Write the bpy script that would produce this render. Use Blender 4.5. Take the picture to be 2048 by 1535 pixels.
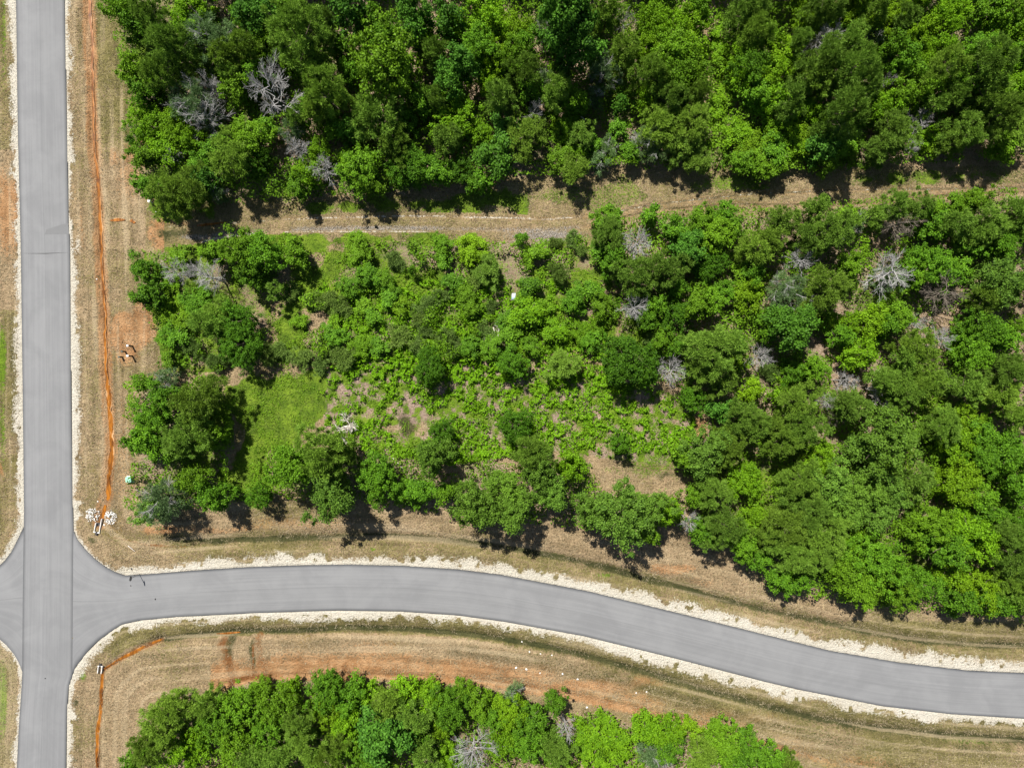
import bpy, math, random
import numpy as np
from mathutils import Vector, Matrix

random.seed(7)
RS = np.random.RandomState(11)
for o in list(bpy.data.objects):
    bpy.data.objects.remove(o)
SC = bpy.context.scene
COL = SC.collection

# ------------------------------------------------------------------ camera
CAM_H = 97.5
PXM = 14.0                     # photo pixels per metre on the ground
cam_d = bpy.data.cameras.new('camera')
cam_d.sensor_width = 36.0
cam_d.lens = 36.0 * CAM_H / (2048.0 / PXM)
cam_d.clip_start = 1.0
cam_d.clip_end = 3000.0
cam = bpy.data.objects.new('camera', cam_d)
cam.location = (0, 0, CAM_H)
cam.rotation_euler = (0, 0, 0)
COL.objects.link(cam)
SC.camera = cam
# ------------------------------------------------------------------ light
SUN_EL = math.radians(57.0)
SUN_ROT = math.radians(-27.0)              # clockwise from +Y
sun_dir = Vector((math.sin(SUN_ROT) * math.cos(SUN_EL), math.cos(SUN_ROT) * math.cos(SUN_EL), math.sin(SUN_EL)))
w = bpy.data.worlds.new('World')
SC.world = w
w.use_nodes = True
wn = w.node_tree
bg = wn.nodes['Background']
sky = wn.nodes.new('ShaderNodeTexSky')
sky.sky_type = 'NISHITA'
sky.sun_disc = False
sky.sun_elevation = SUN_EL
sky.sun_rotation = SUN_ROT % (2 * math.pi)
wn.links.new(sky.outputs[0], bg.inputs[0])
bg.inputs[1].default_value = 0.050
sun_d = bpy.data.lights.new('sun', 'SUN')
sun_d.energy = 4.9
sun_d.angle = math.radians(0.5)
sun_d.color = (1.0, 0.965, 0.90)
sun = bpy.data.objects.new('sun', sun_d)
sun.location = (-30, 60, 120)
sun.rotation_euler = sun_dir.to_track_quat('Z', 'Y').to_euler()
COL.objects.link(sun)
SC.view_settings.view_transform = 'Standard'
SC.view_settings.look = 'None'
SC.view_settings.exposure = 1.12
SC.view_settings.gamma = 1.0
SC.view_settings.use_curve_mapping = False
SC.render.engine = 'CYCLES'
SC.cycles.max_bounces = 5
SC.cycles.diffuse_bounces = 3
SC.cycles.glossy_bounces = 2
SC.cycles.transmission_bounces = 3
SC.cycles.transparent_max_bounces = 4

# ------------------------------------------------------------------ helpers
def W(px, py, h=0.0):
    """photo pixel -> point of the place, for a thing whose seen point is h metres up"""
    s = 1.0 - h / CAM_H
    return ((px - 1024.0) / PXM * s, (767.5 - py) / PXM * s)

def mesh_np(name, v, f, mat=None, attrs=None, smooth=False, k=None):
    v = np.asarray(v, dtype=np.float32); f = np.asarray(f, dtype=np.int32)
    me = bpy.data.meshes.new(name)
    me.vertices.add(len(v)); me.vertices.foreach_set('co', v.ravel())
    n = f.shape[1]
    me.loops.add(f.size); me.loops.foreach_set('vertex_index', f.ravel())
    me.polygons.add(len(f))
    me.polygons.foreach_set('loop_start', np.arange(0, f.size, n, dtype=np.int32))
    if attrs:
        for a, val in attrs.items():
            at = me.attributes.new(a, 'FLOAT', 'POINT')
            at.data.foreach_set('value', np.asarray(val, dtype=np.float32))
    if mat: me.materials.append(mat)
    me.update(calc_edges=True)
    if smooth:
        me.polygons.foreach_set('use_smooth', np.ones(len(f), dtype=bool))
    return me

def link(name, me, parent=None, loc=None, kind=None):
    o = bpy.data.objects.new(name, me)
    if loc is not None: o.location = loc
    if parent is not None: o.parent = parent
    if kind: o['kind'] = kind
    COL.objects.link(o)
    return o

def tag(o, label, cat, group=None):
    o['label'] = label; o['category'] = cat
    if group: o['group'] = group
    return o

def empty(name, loc, rz=0.0):
    o = bpy.data.objects.new(name, None)
    o.empty_display_size = 0.3
    o.location = loc; o.rotation_euler = (0, 0, rz)
    COL.objects.link(o)
    return o

def poly_mask(P, poly):
    x, y = P[:, 0], P[:, 1]
    ins = np.zeros(len(P), dtype=bool)
    n = len(poly); j = n - 1
    for i in range(n):
        xi, yi = poly[i]; xj, yj = poly[j]
        if yi != yj:
            c = ((yi > y) != (yj > y)) & (x < (xj - xi) * (y - yi) / (yj - yi) + xi)
            ins ^= c
        j = i
    return ins

def line_dist(P, line, closed=False):
    d = np.full(len(P), 1e9)
    pts = list(line) + ([line[0]] if closed else [])
    for (ax, ay), (bx, by) in zip(pts[:-1], pts[1:]):
        dx, dy = bx - ax, by - ay
        L = dx * dx + dy * dy
        if L == 0: continue
        t = np.clip(((P[:, 0] - ax) * dx + (P[:, 1] - ay) * dy) / L, 0, 1)
        d = np.minimum(d, np.hypot(P[:, 0] - ax - t * dx, P[:, 1] - ay - t * dy))
    return d

def vnoise(P, cell, seed, oct=3):
    out = np.zeros(len(P)); amp = 1.0; tot = 0
    for o in range(oct):
        r = np.random.RandomState(seed + o * 17)
        T = r.rand(256, 256)
        x = P[:, 0] / cell + 1000.3; y = P[:, 1] / cell + 1000.7
        xi = np.floor(x).astype(int); yi = np.floor(y).astype(int)
        fx = x - xi; fy = y - yi
        fx = fx * fx * (3 - 2 * fx); fy = fy * fy * (3 - 2 * fy)
        a = T[xi % 256, yi % 256]; b = T[(xi + 1) % 256, yi % 256]
        c = T[xi % 256, (yi + 1) % 256]; d = T[(xi + 1) % 256, (yi + 1) % 256]
        out += amp * ((a * (1 - fx) + b * fx) * (1 - fy) + (c * (1 - fx) + d * fx) * fy)
        tot += amp; amp *= 0.5; cell *= 0.5
    return out / tot

def sstep(a, b, x):
    t = np.clip((x - a) / (b - a), 0, 1)
    return t * t * (3 - 2 * t)

def resample(line, n):
    L = np.array(line, float)
    s = np.r_[0, np.cumsum(np.hypot(*(L[1:] - L[:-1]).T))]
    t = np.linspace(0, s[-1], n)
    return np.c_[np.interp(t, s, L[:, 0]), np.interp(t, s, L[:, 1])]

def smoothline(line, n, it=3):
    q = resample(line, n)
    for _ in range(it):
        q[1:-1] = 0.25 * q[:-2] + 0.5 * q[1:-1] + 0.25 * q[2:]
    return q

# ------------------------------------------------------------------ materials
def new_mat(name):
    m = bpy.data.materials.new(name); m.use_nodes = True
    nt = m.node_tree
    return m, nt, nt.nodes['Principled BSDF']

class N:
    """tiny node graph writer"""
    def __init__(s, nt): s.nt = nt
    def add(s, t, **kw):
        n = s.nt.nodes.new(t)
        for k, v in kw.items(): setattr(n, k, v)
        return n
    def lk(s, a, b): s.nt.links.new(a, b)
    def put(s, sock, v):
        if isinstance(v, bpy.types.NodeSocket): s.lk(v, sock)
        elif isinstance(v, (tuple, list)) and len(v) == 3 and sock.type == 'RGBA': sock.default_value = (*v, 1)
        else: sock.default_value = v
    def math(s, op, a, b=0.0, c=None, clamp=False):
        n = s.add('ShaderNodeMath', operation=op); n.use_clamp = clamp
        s.put(n.inputs[0], a); s.put(n.inputs[1], b)
        if c is not None: s.put(n.inputs[2], c)
        return n.outputs[0]
    def mix(s, f, a, b, blend='MIX'):
        n = s.add('ShaderNodeMix', data_type='RGBA', blend_type=blend)
        s.put(n.inputs[0], f); s.put(n.inputs[6], a); s.put(n.inputs[7], b)
        return n.outputs[2]
    def attr(s, name): return s.add('ShaderNodeAttribute', attribute_name=name).outputs['Fac']
    def noise(s, vec, scale, detail=3, rough=0.6, dist=0.0):
        n = s.add('ShaderNodeTexNoise'); s.put(n.inputs['Vector'], vec)
        n.inputs['Scale'].default_value = scale; n.inputs['Detail'].default_value = detail
        n.inputs['Roughness'].default_value = rough; n.inputs['Distortion'].default_value = dist
        return n.outputs['Fac']
    def ramp(s, f, lo, hi):
        n = s.add('ShaderNodeMapRange', interpolation_type='SMOOTHSTEP')
        s.put(n.inputs[0], f); n.inputs[1].default_value = lo; n.inputs[2].default_value = hi
        return n.outputs[0]
    def mapping(s, vec, scale=(1, 1, 1), rot=(0, 0, 0)):
        n = s.add('ShaderNodeMapping'); s.put(n.inputs[0], vec)
        n.inputs['Scale'].default_value = scale; n.inputs['Rotation'].default_value = rot
        return n.outputs[0]
    def bump(s, h, strength, dist):
        n = s.add('ShaderNodeBump'); s.put(n.inputs['Height'], h)
        n.inputs['Strength'].default_value = strength; n.inputs['Distance'].default_value = dist
        return n.outputs[0]

def ground_material():
    m, nt, b = new_mat('ground_soil_grass')
    g = N(nt)
    pos = g.add('ShaderNodeNewGeometry').outputs['Position']
    n_f = g.noise(pos, 3.2, 5, 0.72)            # 0.3 m
    n_c = g.noise(pos, 0.55, 4, 0.62)
    n_l = g.noise(pos, 0.13, 3, 0.55)
    stk = g.noise(g.mapping(pos, (4.0, 1.0, 1)), 1.15, 4, 0.7, 1.2)      # strands lying one way
    stk2 = g.noise(g.mapping(pos, (0.9, 3.6, 1), (0, 0, 0.35)), 1.2, 4, 0.7, 1.2)
    strand = g.math('MAXIMUM', stk, stk2)
    # dry straw base
    c = g.mix(g.ramp(n_c, 0.33, 0.68), (0.245, 0.182, 0.112), (0.355, 0.265, 0.170))
    c = g.mix(g.ramp(strand, 0.50, 0.74), c, (0.50, 0.395, 0.25))
    c = g.mix(g.ramp(n_f, 0.50, 0.34), c, (0.120, 0.092, 0.050))
    pk = g.noise(pos, 0.9, 5, 0.75)
    c = g.mix(g.math('MULTIPLY', g.ramp(pk, 0.55, 0.70), 0.7), c, (0.44, 0.305, 0.205))
    # olive grass
    ol = g.mix(g.ramp(n_c, 0.3, 0.7), (0.120, 0.112, 0.036), (0.215, 0.185, 0.078))
    ol = g.mix(g.ramp(strand, 0.52, 0.72), ol, (0.37, 0.315, 0.175))
    ol = g.mix(g.ramp(n_f, 0.50, 0.30), ol, (0.055, 0.052, 0.018))
    def th(att, lo, hi, noisemix, k):
        v = g.math('ADD', g.attr(att), g.math('MULTIPLY', g.math('SUBTRACT', noisemix, 0.5), k))
        return g.ramp(v, lo, hi)
    c = g.mix(th('olive', 0.36, 0.70, n_f, 1.9), c, ol)
    # orange clay
    cl = g.mix(g.ramp(n_c, 0.3, 0.72), (0.30, 0.155, 0.070), (0.45, 0.27, 0.145))
    cl = g.mix(g.ramp(strand, 0.56, 0.78), cl, (0.52, 0.36, 0.215))
    c = g.mix(th('clay', 0.34, 0.74, n_f, 1.3), c, cl)
    # pinkish leaf litter
    lt = g.mix(g.ramp(n_f, 0.32, 0.70), (0.180, 0.130, 0.105), (0.42, 0.32, 0.27))
    lt = g.mix(g.ramp(stk, 0.58, 0.75), lt, (0.52, 0.43, 0.37))
    c = g.mix(th('litter', 0.35, 0.65, n_f, 1.2), c, lt)
    # lush low grass
    lu = g.mix(g.ramp(n_c, 0.3, 0.7), (0.070, 0.135, 0.010), (0.165, 0.260, 0.022))
    lu = g.mix(g.ramp(n_f, 0.50, 0.28), lu, (0.022, 0.042, 0.006))
    lu = g.mix(g.ramp(strand, 0.58, 0.76), lu, (0.21, 0.26, 0.06))
    c = g.mix(th('lush', 0.38, 0.66, n_f, 1.3), c, lu)
    # dark grassy ditch bottom, wet soil
    dk = g.mix(g.ramp(n_c, 0.3, 0.7), (0.040, 0.046, 0.017), (0.085, 0.085, 0.035))
    c = g.mix(th('wet', 0.35, 0.72, n_f, 1.2), c, dk)
    # iron brown stain
    c = g.mix(th('rust', 0.35, 0.75, g.math('ADD', g.math('MULTIPLY', n_f, 0.5), g.math('MULTIPLY', n_c, 0.5)), 1.6), c, g.mix(n_f, (0.13, 0.055, 0.02), (0.25, 0.11, 0.04)))
    # grey stone
    gs = g.mix(g.ramp(g.noise(pos, 7.0, 3, 0.8), 0.38, 0.66), (0.085, 0.08, 0.075), (0.46, 0.42, 0.39))
    c = g.mix(th('stone', 0.35, 0.66, n_f, 1.4), c, gs)
    stv = g.attr('streak')
    c = g.mix(g.math('MULTIPLY', g.ramp(stv, 0.54, 0.80), 0.42), c, (0.48, 0.39, 0.27))
    c = g.mix(g.math('MULTIPLY', g.ramp(stv, 0.46, 0.22), 0.42), c, g.mix(1.0, c, (0.45, 0.46, 0.42), 'MULTIPLY'))
    # pale crushed limestone
    gr = g.mix(g.ramp(g.noise(pos, 6.0, 4, 0.8), 0.28, 0.60), (0.43, 0.405, 0.355), (0.57, 0.545, 0.495))
    gr = g.mix(g.ramp(n_c, 0.52, 0.80), gr, (0.50, 0.45, 0.39))
    gn = g.math('ADD', g.math('MULTIPLY', n_f, 0.55), g.math('MULTIPLY', strand, 0.45))
    c = g.mix(th('gravel', 0.40, 0.60, gn, 2.3), c, gr)
    # grit specks
    sp = g.noise(pos, 4.6, 2, 0.5)
    c = g.mix(g.math('MULTIPLY', g.ramp(sp, 0.70, 0.78), 0.55), c, (0.05, 0.045, 0.025))
    # broad variation in colour
    c = g.mix(g.math('MULTIPLY', g.ramp(n_l, 0.35, 0.65), 0.28), c, g.mix(1.0, c, (0.72, 0.70, 0.62), 'MULTIPLY'))
    c = g.mix(1.0, c, (0.90, 0.87, 0.80), 'MULTIPLY')
    g.lk(c, b.inputs['Base Color'])
    b.inputs['Roughness'].default_value = 0.95
    b.inputs['Specular IOR Level'].default_value = 0.12
    hh = g.math('ADD', g.math('MULTIPLY', n_f, 1.0), g.math('MULTIPLY', strand, 0.6))
    g.lk(g.bump(hh, 1.0, 0.42), b.inputs['Normal'])
    return m

def asphalt_material(name, c0, c1, tone=1.0):
    m, nt, b = new_mat(name)
    g = N(nt)
    pos = g.add('ShaderNodeNewGeometry').outputs['Position']
    al = g.attr('along'); ac = g.attr('across')
    cb = g.add('ShaderNodeCombineXYZ'); g.lk(al, cb.inputs[0]); g.lk(g.math('MULTIPLY', ac, 7.0), cb.inputs[1])
    vec = cb.outputs[0]
    s1 = g.noise(g.mapping(vec, (0.035, 2.2, 1)), 1.0, 4, 0.6, 0.2)
    s2 = g.noise(g.mapping(vec, (0.10, 8.0, 1)), 1.0, 3, 0.6)
    cl = g.noise(pos, 0.22, 5, 0.62, 0.6)
    fine = g.noise(pos, 14.0, 3, 0.8)
    f = g.math('ADD', g.math('MULTIPLY', s1, 0.38), g.math('MULTIPLY', s2, 0.14))
    f = g.math('ADD', f, g.math('MULTIPLY', cl, 0.48))
    c = g.mix(g.ramp(f, 0.36, 0.64), c0, c1)
    c = g.mix(g.math('MULTIPLY', g.ramp(fine, 0.35, 0.7), 0.10), c, (0.30, 0.30, 0.295))
    # paving seam: one side of the joint laid slightly darker
    wob = g.math('MULTIPLY', g.math('SUBTRACT', g.noise(g.mapping(vec, (0.03, 0, 0)), 1.0, 1), 0.5), 0.05)
    seam = g.math('SUBTRACT', g.math('ADD', ac, wob), 0.49)
    lane = g.ramp(seam, -0.004, 0.004)
    c = g.mix(g.math('MULTIPLY', lane, 0.10), c, (0.12, 0.12, 0.12))
    sl = g.math('SUBTRACT', 1.0, g.ramp(g.math('ABSOLUTE', seam), 0.0, 0.007))
    c = g.mix(g.math('MULTIPLY', sl, 0.30), c, (0.09, 0.09, 0.09))
    # wheel scuffs: fine pale arcs
    sc = g.noise(g.mapping(vec, (0.06, 5.0, 1), (0, 0, 0.12)), 1.4, 2, 0.5, 1.2)
    c = g.mix(g.math('MULTIPLY', g.ramp(sc, 0.60, 0.74), 0.18), c, (0.26, 0.26, 0.255))
    sc2 = g.noise(g.mapping(vec, (0.05, 3.0, 1), (0, 0, -0.10)), 1.9, 2, 0.5, 1.5)
    c = g.mix(g.math('MULTIPLY', g.ramp(sc2, 0.62, 0.76), 0.20), c, (0.105, 0.105, 0.107))
    edge = g.math('ABSOLUTE', g.math('SUBTRACT', ac, 0.5))
    c = g.mix(g.math('MULTIPLY', g.ramp(edge, 0.49, 0.5), 0.16), c, (0.10, 0.10, 0.10))
    c = g.mix(1.0, c, (0.685, 0.685, 0.69), 'MULTIPLY')
    g.lk(c, b.inputs['Base Color'])
    b.inputs['Roughness'].default_value = 0.85
    b.inputs['Specular IOR Level'].default_value = 0.25
    g.lk(g.bump(fine, 0.25, 0.02), b.inputs['Normal'])
    return m

def leaf_material(name, dark, light, warm, trans=0.30, rough=0.5):
    m, nt, b = new_mat(name)
    g = N(nt)
    oi = g.add('ShaderNodeObjectInfo').outputs['Random']
    t = g.attr('tint')
    c = g.mix(t, dark, light)
    c = g.mix(g.math('MULTIPLY', g.ramp(oi, 0.35, 1.0), 0.55), c, g.mix(t, tuple(x * 0.6 for x in warm), warm))
    hs = g.add('ShaderNodeHueSaturation')
    g.lk(c, hs.inputs['Color'])
    v = g.math('ADD', 0.80, g.math('MULTIPLY', g.math('FRACT', g.math('MULTIPLY', oi, 7.31)), 0.38))
    g.lk(v, hs.inputs['Value'])
    hs.inputs['Saturation'].default_value = 1.0
    g.lk(hs.outputs[0], b.inputs['Base Color'])
    b.inputs['Roughness'].default_value = rough + 0.1
    b.inputs['Specular IOR Level'].default_value = 0.14
    tr = g.add('ShaderNodeBsdfTranslucent')
    g.lk(hs.outputs[0], tr.inputs['Color'])
    mx = g.add('ShaderNodeMixShader'); mx.inputs[0].default_value = trans
    g.lk(b.outputs[0], mx.inputs[1]); g.lk(tr.outputs[0], mx.inputs[2])
    out = [n for n in nt.nodes if n.type == 'OUTPUT_MATERIAL'][0]
    g.lk(mx.outputs[0], out.inputs['Surface'])
    return m

def plain(name, col, rough=0.7, col2=None, scale=6.0, spec=0.3, bump=0.0, metal=0.0):
    m, nt, b = new_mat(name)
    g = N(nt)
    tc = g.add('ShaderNodeTexCoord').outputs['Object']
    n = g.noise(tc, scale, 4, 0.65)
    g.lk(g.mix(g.ramp(n, 0.3, 0.7), col, col2 or tuple(x * 0.7 for x in col)), b.inputs['Base Color'])
    b.inputs['Roughness'].default_value = rough
    b.inputs['Specular IOR Level'].default_value = spec
    b.inputs['Metallic'].default_value = metal
    if bump: g.lk(g.bump(n, bump, 0.05), b.inputs['Normal'])
    return m

M = {}
M['ground'] = ground_material()
M['asphalt'] = asphalt_material('weathered_asphalt', (0.178, 0.178, 0.180), (0.225, 0.225, 0.225))
M['asphalt_patch'] = asphalt_material('asphalt_patch', (0.150, 0.150, 0.150), (0.170, 0.170, 0.170))
LEAF = {
    'P': leaf_material('leaf_pine', (0.058, 0.128, 0.011), (0.170, 0.290, 0.032), (0.180, 0.285, 0.022), 0.36),
    'B': leaf_material('leaf_green', (0.036, 0.106, 0.005), (0.132, 0.285, 0.013), (0.170, 0.305, 0.010), 0.40),
    'Y': leaf_material('leaf_yellow_green', (0.056, 0.145, 0.003), (0.190, 0.365, 0.010), (0.225, 0.375, 0.010), 0.42),
    'E': leaf_material('leaf_blue_green', (0.028, 0.092, 0.008), (0.100, 0.245, 0.022), (0.105, 0.245, 0.013), 0.40),
    'D': leaf_material('leaf_evergreen', (0.024, 0.080, 0.003), (0.086, 0.200, 0.008), (0.080, 0.190, 0.008), 0.32),
    'O': leaf_material('leaf_oak', (0.050, 0.118, 0.010), (0.150, 0.275, 0.030), (0.145, 0.270, 0.020), 0.36),
    'S': leaf_material('leaf_scrub', (0.068, 0.126, 0.016), (0.175, 0.275, 0.060), (0.175, 0.265, 0.034), 0.36),
    'G': leaf_material('leaf_grey_green', (0.055, 0.116, 0.032), (0.165, 0.255, 0.095), (0.145, 0.240, 0.060), 0.34),
}
M['cover'] = leaf_material('leaf_ground_cover', (0.070, 0.185, 0.004), (0.235, 0.470, 0.010), (0.20, 0.43, 0.010), 0.40)
M['under'] = leaf_material('leaf_undergrowth', (0.034, 0.098, 0.004), (0.145, 0.285, 0.012), (0.165, 0.28, 0.012), 0.42)
M['lawn'] = leaf_material('leaf_low_grass', (0.055, 0.125, 0.004), (0.150, 0.260, 0.012), (0.17, 0.25, 0.012), 0.35)
M['bark'] = plain('bark_brown', (0.15, 0.115, 0.085), 0.9, (0.07, 0.055, 0.042), 9, 0.1, 0.6)
M['deadwood'] = plain('weathered_deadwood', (0.40, 0.385, 0.37), 0.9, (0.24, 0.23, 0.22), 7, 0.15, 0.5)
M['deadbrown'] = plain('brown_deadwood', (0.20, 0.165, 0.13), 0.9, (0.12, 0.10, 0.08), 7, 0.1, 0.5)
M['palewood'] = plain('pale_stripped_wood', (0.62, 0.57, 0.52), 0.8, (0.42, 0.37, 0.33), 7, 0.2, 0.4)
M['rock'] = plain('white_limestone', (0.62, 0.60, 0.56), 0.9, (0.38, 0.36, 0.33), 5, 0.2, 0.6)
M['concrete'] = plain('pale_concrete', (0.62, 0.60, 0.56), 0.85, (0.45, 0.43, 0.40), 4, 0.2, 0.2)
M['darkpipe'] = plain('dark_pipe', (0.035, 0.03, 0.03), 0.7, (0.02, 0.018, 0.018), 4)
M['green_box'] = plain('green_paint', (0.12, 0.32, 0.22), 0.45, (0.10, 0.27, 0.19), 3, 0.4)
M['green_lid'] = plain('pale_green_paint', (0.26, 0.50, 0.38), 0.45, (0.22, 0.45, 0.33), 3, 0.4)
M['white_plastic'] = plain('white_plastic', (0.80, 0.80, 0.79), 0.4, (0.70, 0.70, 0.69), 3, 0.4)
M['dark_plastic'] = plain('dark_green_plastic', (0.045, 0.055, 0.04), 0.5, (0.03, 0.04, 0.03), 3, 0.4)
M['galv'] = plain('galvanised_steel', (0.20, 0.20, 0.20), 0.5, (0.13, 0.13, 0.13), 8, 0.4, 0, 0.5)
M['sheet'] = plain('pale_blue_sheet', (0.34, 0.42, 0.52), 0.4, (0.46, 0.50, 0.56), 3, 0.4)
M['straw'] = leaf_material('dry_grass_blade', (0.20, 0.155, 0.085), (0.46, 0.385, 0.255), (0.32, 0.27, 0.15), 0.2, 0.8)
M['blade'] = leaf_material('green_grass_blade', (0.065, 0.110, 0.012), (0.19, 0.26, 0.045), (0.14, 0.22, 0.03), 0.3, 0.6)

def water_material():
    m, nt, b = new_mat('rusty_water')
    g = N(nt)
    pos = g.add('ShaderNodeNewGeometry').outputs['Position']
    n = g.noise(g.mapping(pos, (2.2, 0.55, 1)), 0.9, 4, 0.65, 0.8)
    t = g.attr('tint')
    c = g.mix(g.ramp(n, 0.32, 0.66), (0.080, 0.026, 0.003), (0.250, 0.088, 0.007))
    c = g.mix(g.ramp(g.math('ADD', t, g.math('MULTIPLY', g.math('SUBTRACT', n, 0.5), 0.9)), 0.50, 0.62), c, (0.36, 0.215, 0.105))
    g.lk(c, b.inputs['Base Color'])
    b.inputs['Roughness'].default_value = 0.22
    b.inputs['Specular IOR Level'].default_value = 0.4
    g.lk(g.bump(n, 0.15, 0.03), b.inputs['Normal'])
    return m
M['water'] = water_material()

# ------------------------------------------------------------------ outlines of the roads (photo pixels, turned into metres by W)
MAIN_L = [(28, -500), (30, -200), (32.5, 0), (36, 260), (42, 500), (46, 800), (48.5, 1020), (48, 1052), (46, 1200), (45, 1343), (44, 1366), (38, 1453), (34, 1535), (26, 1700), (12, 2050)]
MAIN_R = [(122, -500), (126, -200), (129, 0), (133, 220), (137.5, 455), (139.5, 480), (140, 500), (142.5, 800), (145, 1000), (147, 1060), (146, 1200), (145, 1349), (138, 1370), (134, 1418), (132, 1535), (128, 1700), (118, 2050)]
E_TOP = [(147, 1060), (155, 1078), (170, 1097), (190, 1117), (210, 1132), (230, 1143), (250, 1150), (300, 1147), (400, 1139), (500, 1133), (600, 1129.5), (695, 1128), (803, 1130.5), (918, 1138), (1005, 1149), (1174, 1181), (1348, 1223), (1525, 1267), (1659, 1300), (1799, 1324), (1938, 1340), (2048, 1345), (2300, 1350), (2700, 1352)]
E_BOT = [(145, 1349), (150, 1335), (174, 1303), (195, 1282), (223, 1261), (244, 1248), (279, 1240), (349, 1233), (453, 1228), (510, 1225), (674, 1220), (803, 1222), (918, 1230), (1010, 1242.5), (1167, 1271), (1348, 1315), (1525, 1361), (1597, 1378), (1764, 1411), (1903, 1427), (2048, 1436), (2300, 1442), (2700, 1446)]
W_TOP = [(48, 1052), (38, 1073), (24, 1101), (10, 1120), (-4, 1133), (-40, 1143), (-200, 1152), (-600, 1165)]
W_BOT = [(45, 1343), (38, 1324), (28, 1307), (14, 1290), (-2, 1276), (-40, 1262), (-200, 1252), (-600, 1262)]
ROAD_POLYS = [MAIN_L + MAIN_R[::-1], E_TOP + E_BOT[::-1], W_TOP + W_BOT[::-1]]
EDGE_ROADS = [MAIN_L[:8], MAIN_L[9:], MAIN_R[:10], MAIN_R[11:], E_TOP, E_BOT, W_TOP, W_BOT]

def road_strip(name, A, B, n, m, z, mat):
    a = resample(A, n); b = resample(B, n)
    t = np.linspace(0, 1, m)
    P = a[:, None, :] * (1 - t)[None, :, None] + b[:, None, :] * t[None, :, None]
    al = np.r_[0, np.cumsum(np.hypot(*((a + b)[1:] / 2 - (a + b)[:-1] / 2).T))] / PXM
    X = (P[..., 0] - 1024) / PXM; Y = (767.5 - P[..., 1]) / PXM
    Z = z + 0.0 * (1 - (2 * t - 1) ** 2)[None, :] * np.ones((n, 1))
    top = np.stack([X, Y, Z], -1).reshape(-1, 3)
    idx = np.arange(n * m).reshape(n, m)
    f = np.stack([idx[:-1, :-1], idx[1:, :-1], idx[1:, 1:], idx[:-1, 1:]], -1).reshape(-1, 4)
    at = {'along': np.repeat(al, m), 'across': np.tile(t, n)}
    # skirts along both edges so that the slab has thickness
    v = [top]; fs = [f]; base = n * m
    for j in (0, m - 1):
        e = top.reshape(n, m, 3)[:, j].copy(); e[:, 2] -= 0.25
        v.append(e)
        k = np.arange(n - 1)
        fs.append(np.c_[idx[:-1, j], idx[1:, j], base + k + 1, base + k])
        at['along'] = np.r_[at['along'], al]; at['across'] = np.r_[at['across'], np.full(n, t[j])]
        base += n
    me = mesh_np(name, np.concatenate(v), np.concatenate(fs), mat, at)
    # make the top faces point up
    if me.polygons[0].normal.z < 0: me.flip_normals()
    return link(name, me, kind='structure')

road_strip('road', MAIN_L, MAIN_R, 420, 15, 0.05, M['asphalt'])
road_strip('road', [(141, 1058)] + E_TOP, [(139, 1351)] + E_BOT, 420, 15, 0.045, M['asphalt'])
road_strip('road', [(54, 1050)] + W_TOP, [(51, 1345)] + W_BOT, 90, 15, 0.045, M['asphalt'])
# darker patch and cross joint on the straight road
def flat_piece(name, pts, z, mat):
    v = [(*W(x, y), z) for x, y in pts]
    v = np.array(v); c = v.mean(0)
    n = len(v)
    V = np.vstack([v, [c]])
    F = [(i, (i + 1) % n, n) for i in range(n)]
    me = mesh_np(name, V, F, mat, {'along': np.r_[np.linspace(0, 2, n), 1], 'across': np.full(n + 1, 0.3)})
    if me.polygons[0].normal.z < 0: me.flip_normals()
    return link(name, me, kind='structure')
flat_piece('asphalt_patch', [(90, 469), (93, 459), (112, 453), (136, 446), (138.5, 468)], 0.055, M['asphalt_patch'])
flat_piece('asphalt_joint', [(44, 506.6), (92, 507.4), (139, 504.8), (139, 505.2), (92, 507.8), (44, 507.0)], 0.055, M['asphalt_patch'])

# ------------------------------------------------------------------ ground
FOREST = [
    [(205, -600), (225, -40), (240, 60), (262, 150), (272, 230), (283, 300), (278, 380), (300, 402), (420, 410), (560, 405), (800, 385), (1000, 370), (1130, 350), (1250, 340), (1500, 345), (1700, 345), (1850, 330), (2048, 320), (2700, 300), (2700, -600)],
    [(285, 500), (400, 486), (600, 468), (638, 515), (585, 580), (545, 605), (530, 690), (475, 735), (420, 745), (330, 750), (305, 640)],
    [(690, 480), (1000, 490), (1180, 468), (1240, 600), (1230, 690), (1000, 720), (700, 725), (560, 730), (570, 690), (680, 640), (600, 600), (680, 560)],
    [(1180, 450), (1330, 430), (1700, 405), (2048, 380), (2700, 370), (2700, 1270), (2048, 1235), (1900, 1215), (1700, 1200), (1560, 1180), (1470, 1100), (1390, 1050), (1410, 880), (1400, 790), (1180, 720)],
    [(520, 890), (740, 880), (900, 890), (1000, 920), (1180, 925), (1200, 975), (1375, 990), (1380, 1050), (1160, 1050), (900, 1030), (760, 1005), (600, 995), (500, 985)],
    [(268, 1500), (330, 1425), (420, 1378), (560, 1360), (800, 1370), (1000, 1387), (1200, 1425), (1400, 1475), (1560, 1505), (1640, 1560), (1800, 2100), (262, 2100)],
    [(272, 765), (330, 750), (420, 745), (480, 800), (470, 960), (420, 1015), (270, 1005), (262, 900)],
]
CLEAR = [(640, 740), (860, 690), (1000, 740), (1210, 745), (1390, 800), (1390, 900), (1330, 930), (1200, 915), (1100, 900), (900, 930), (740, 905), (650, 870)]
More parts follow.
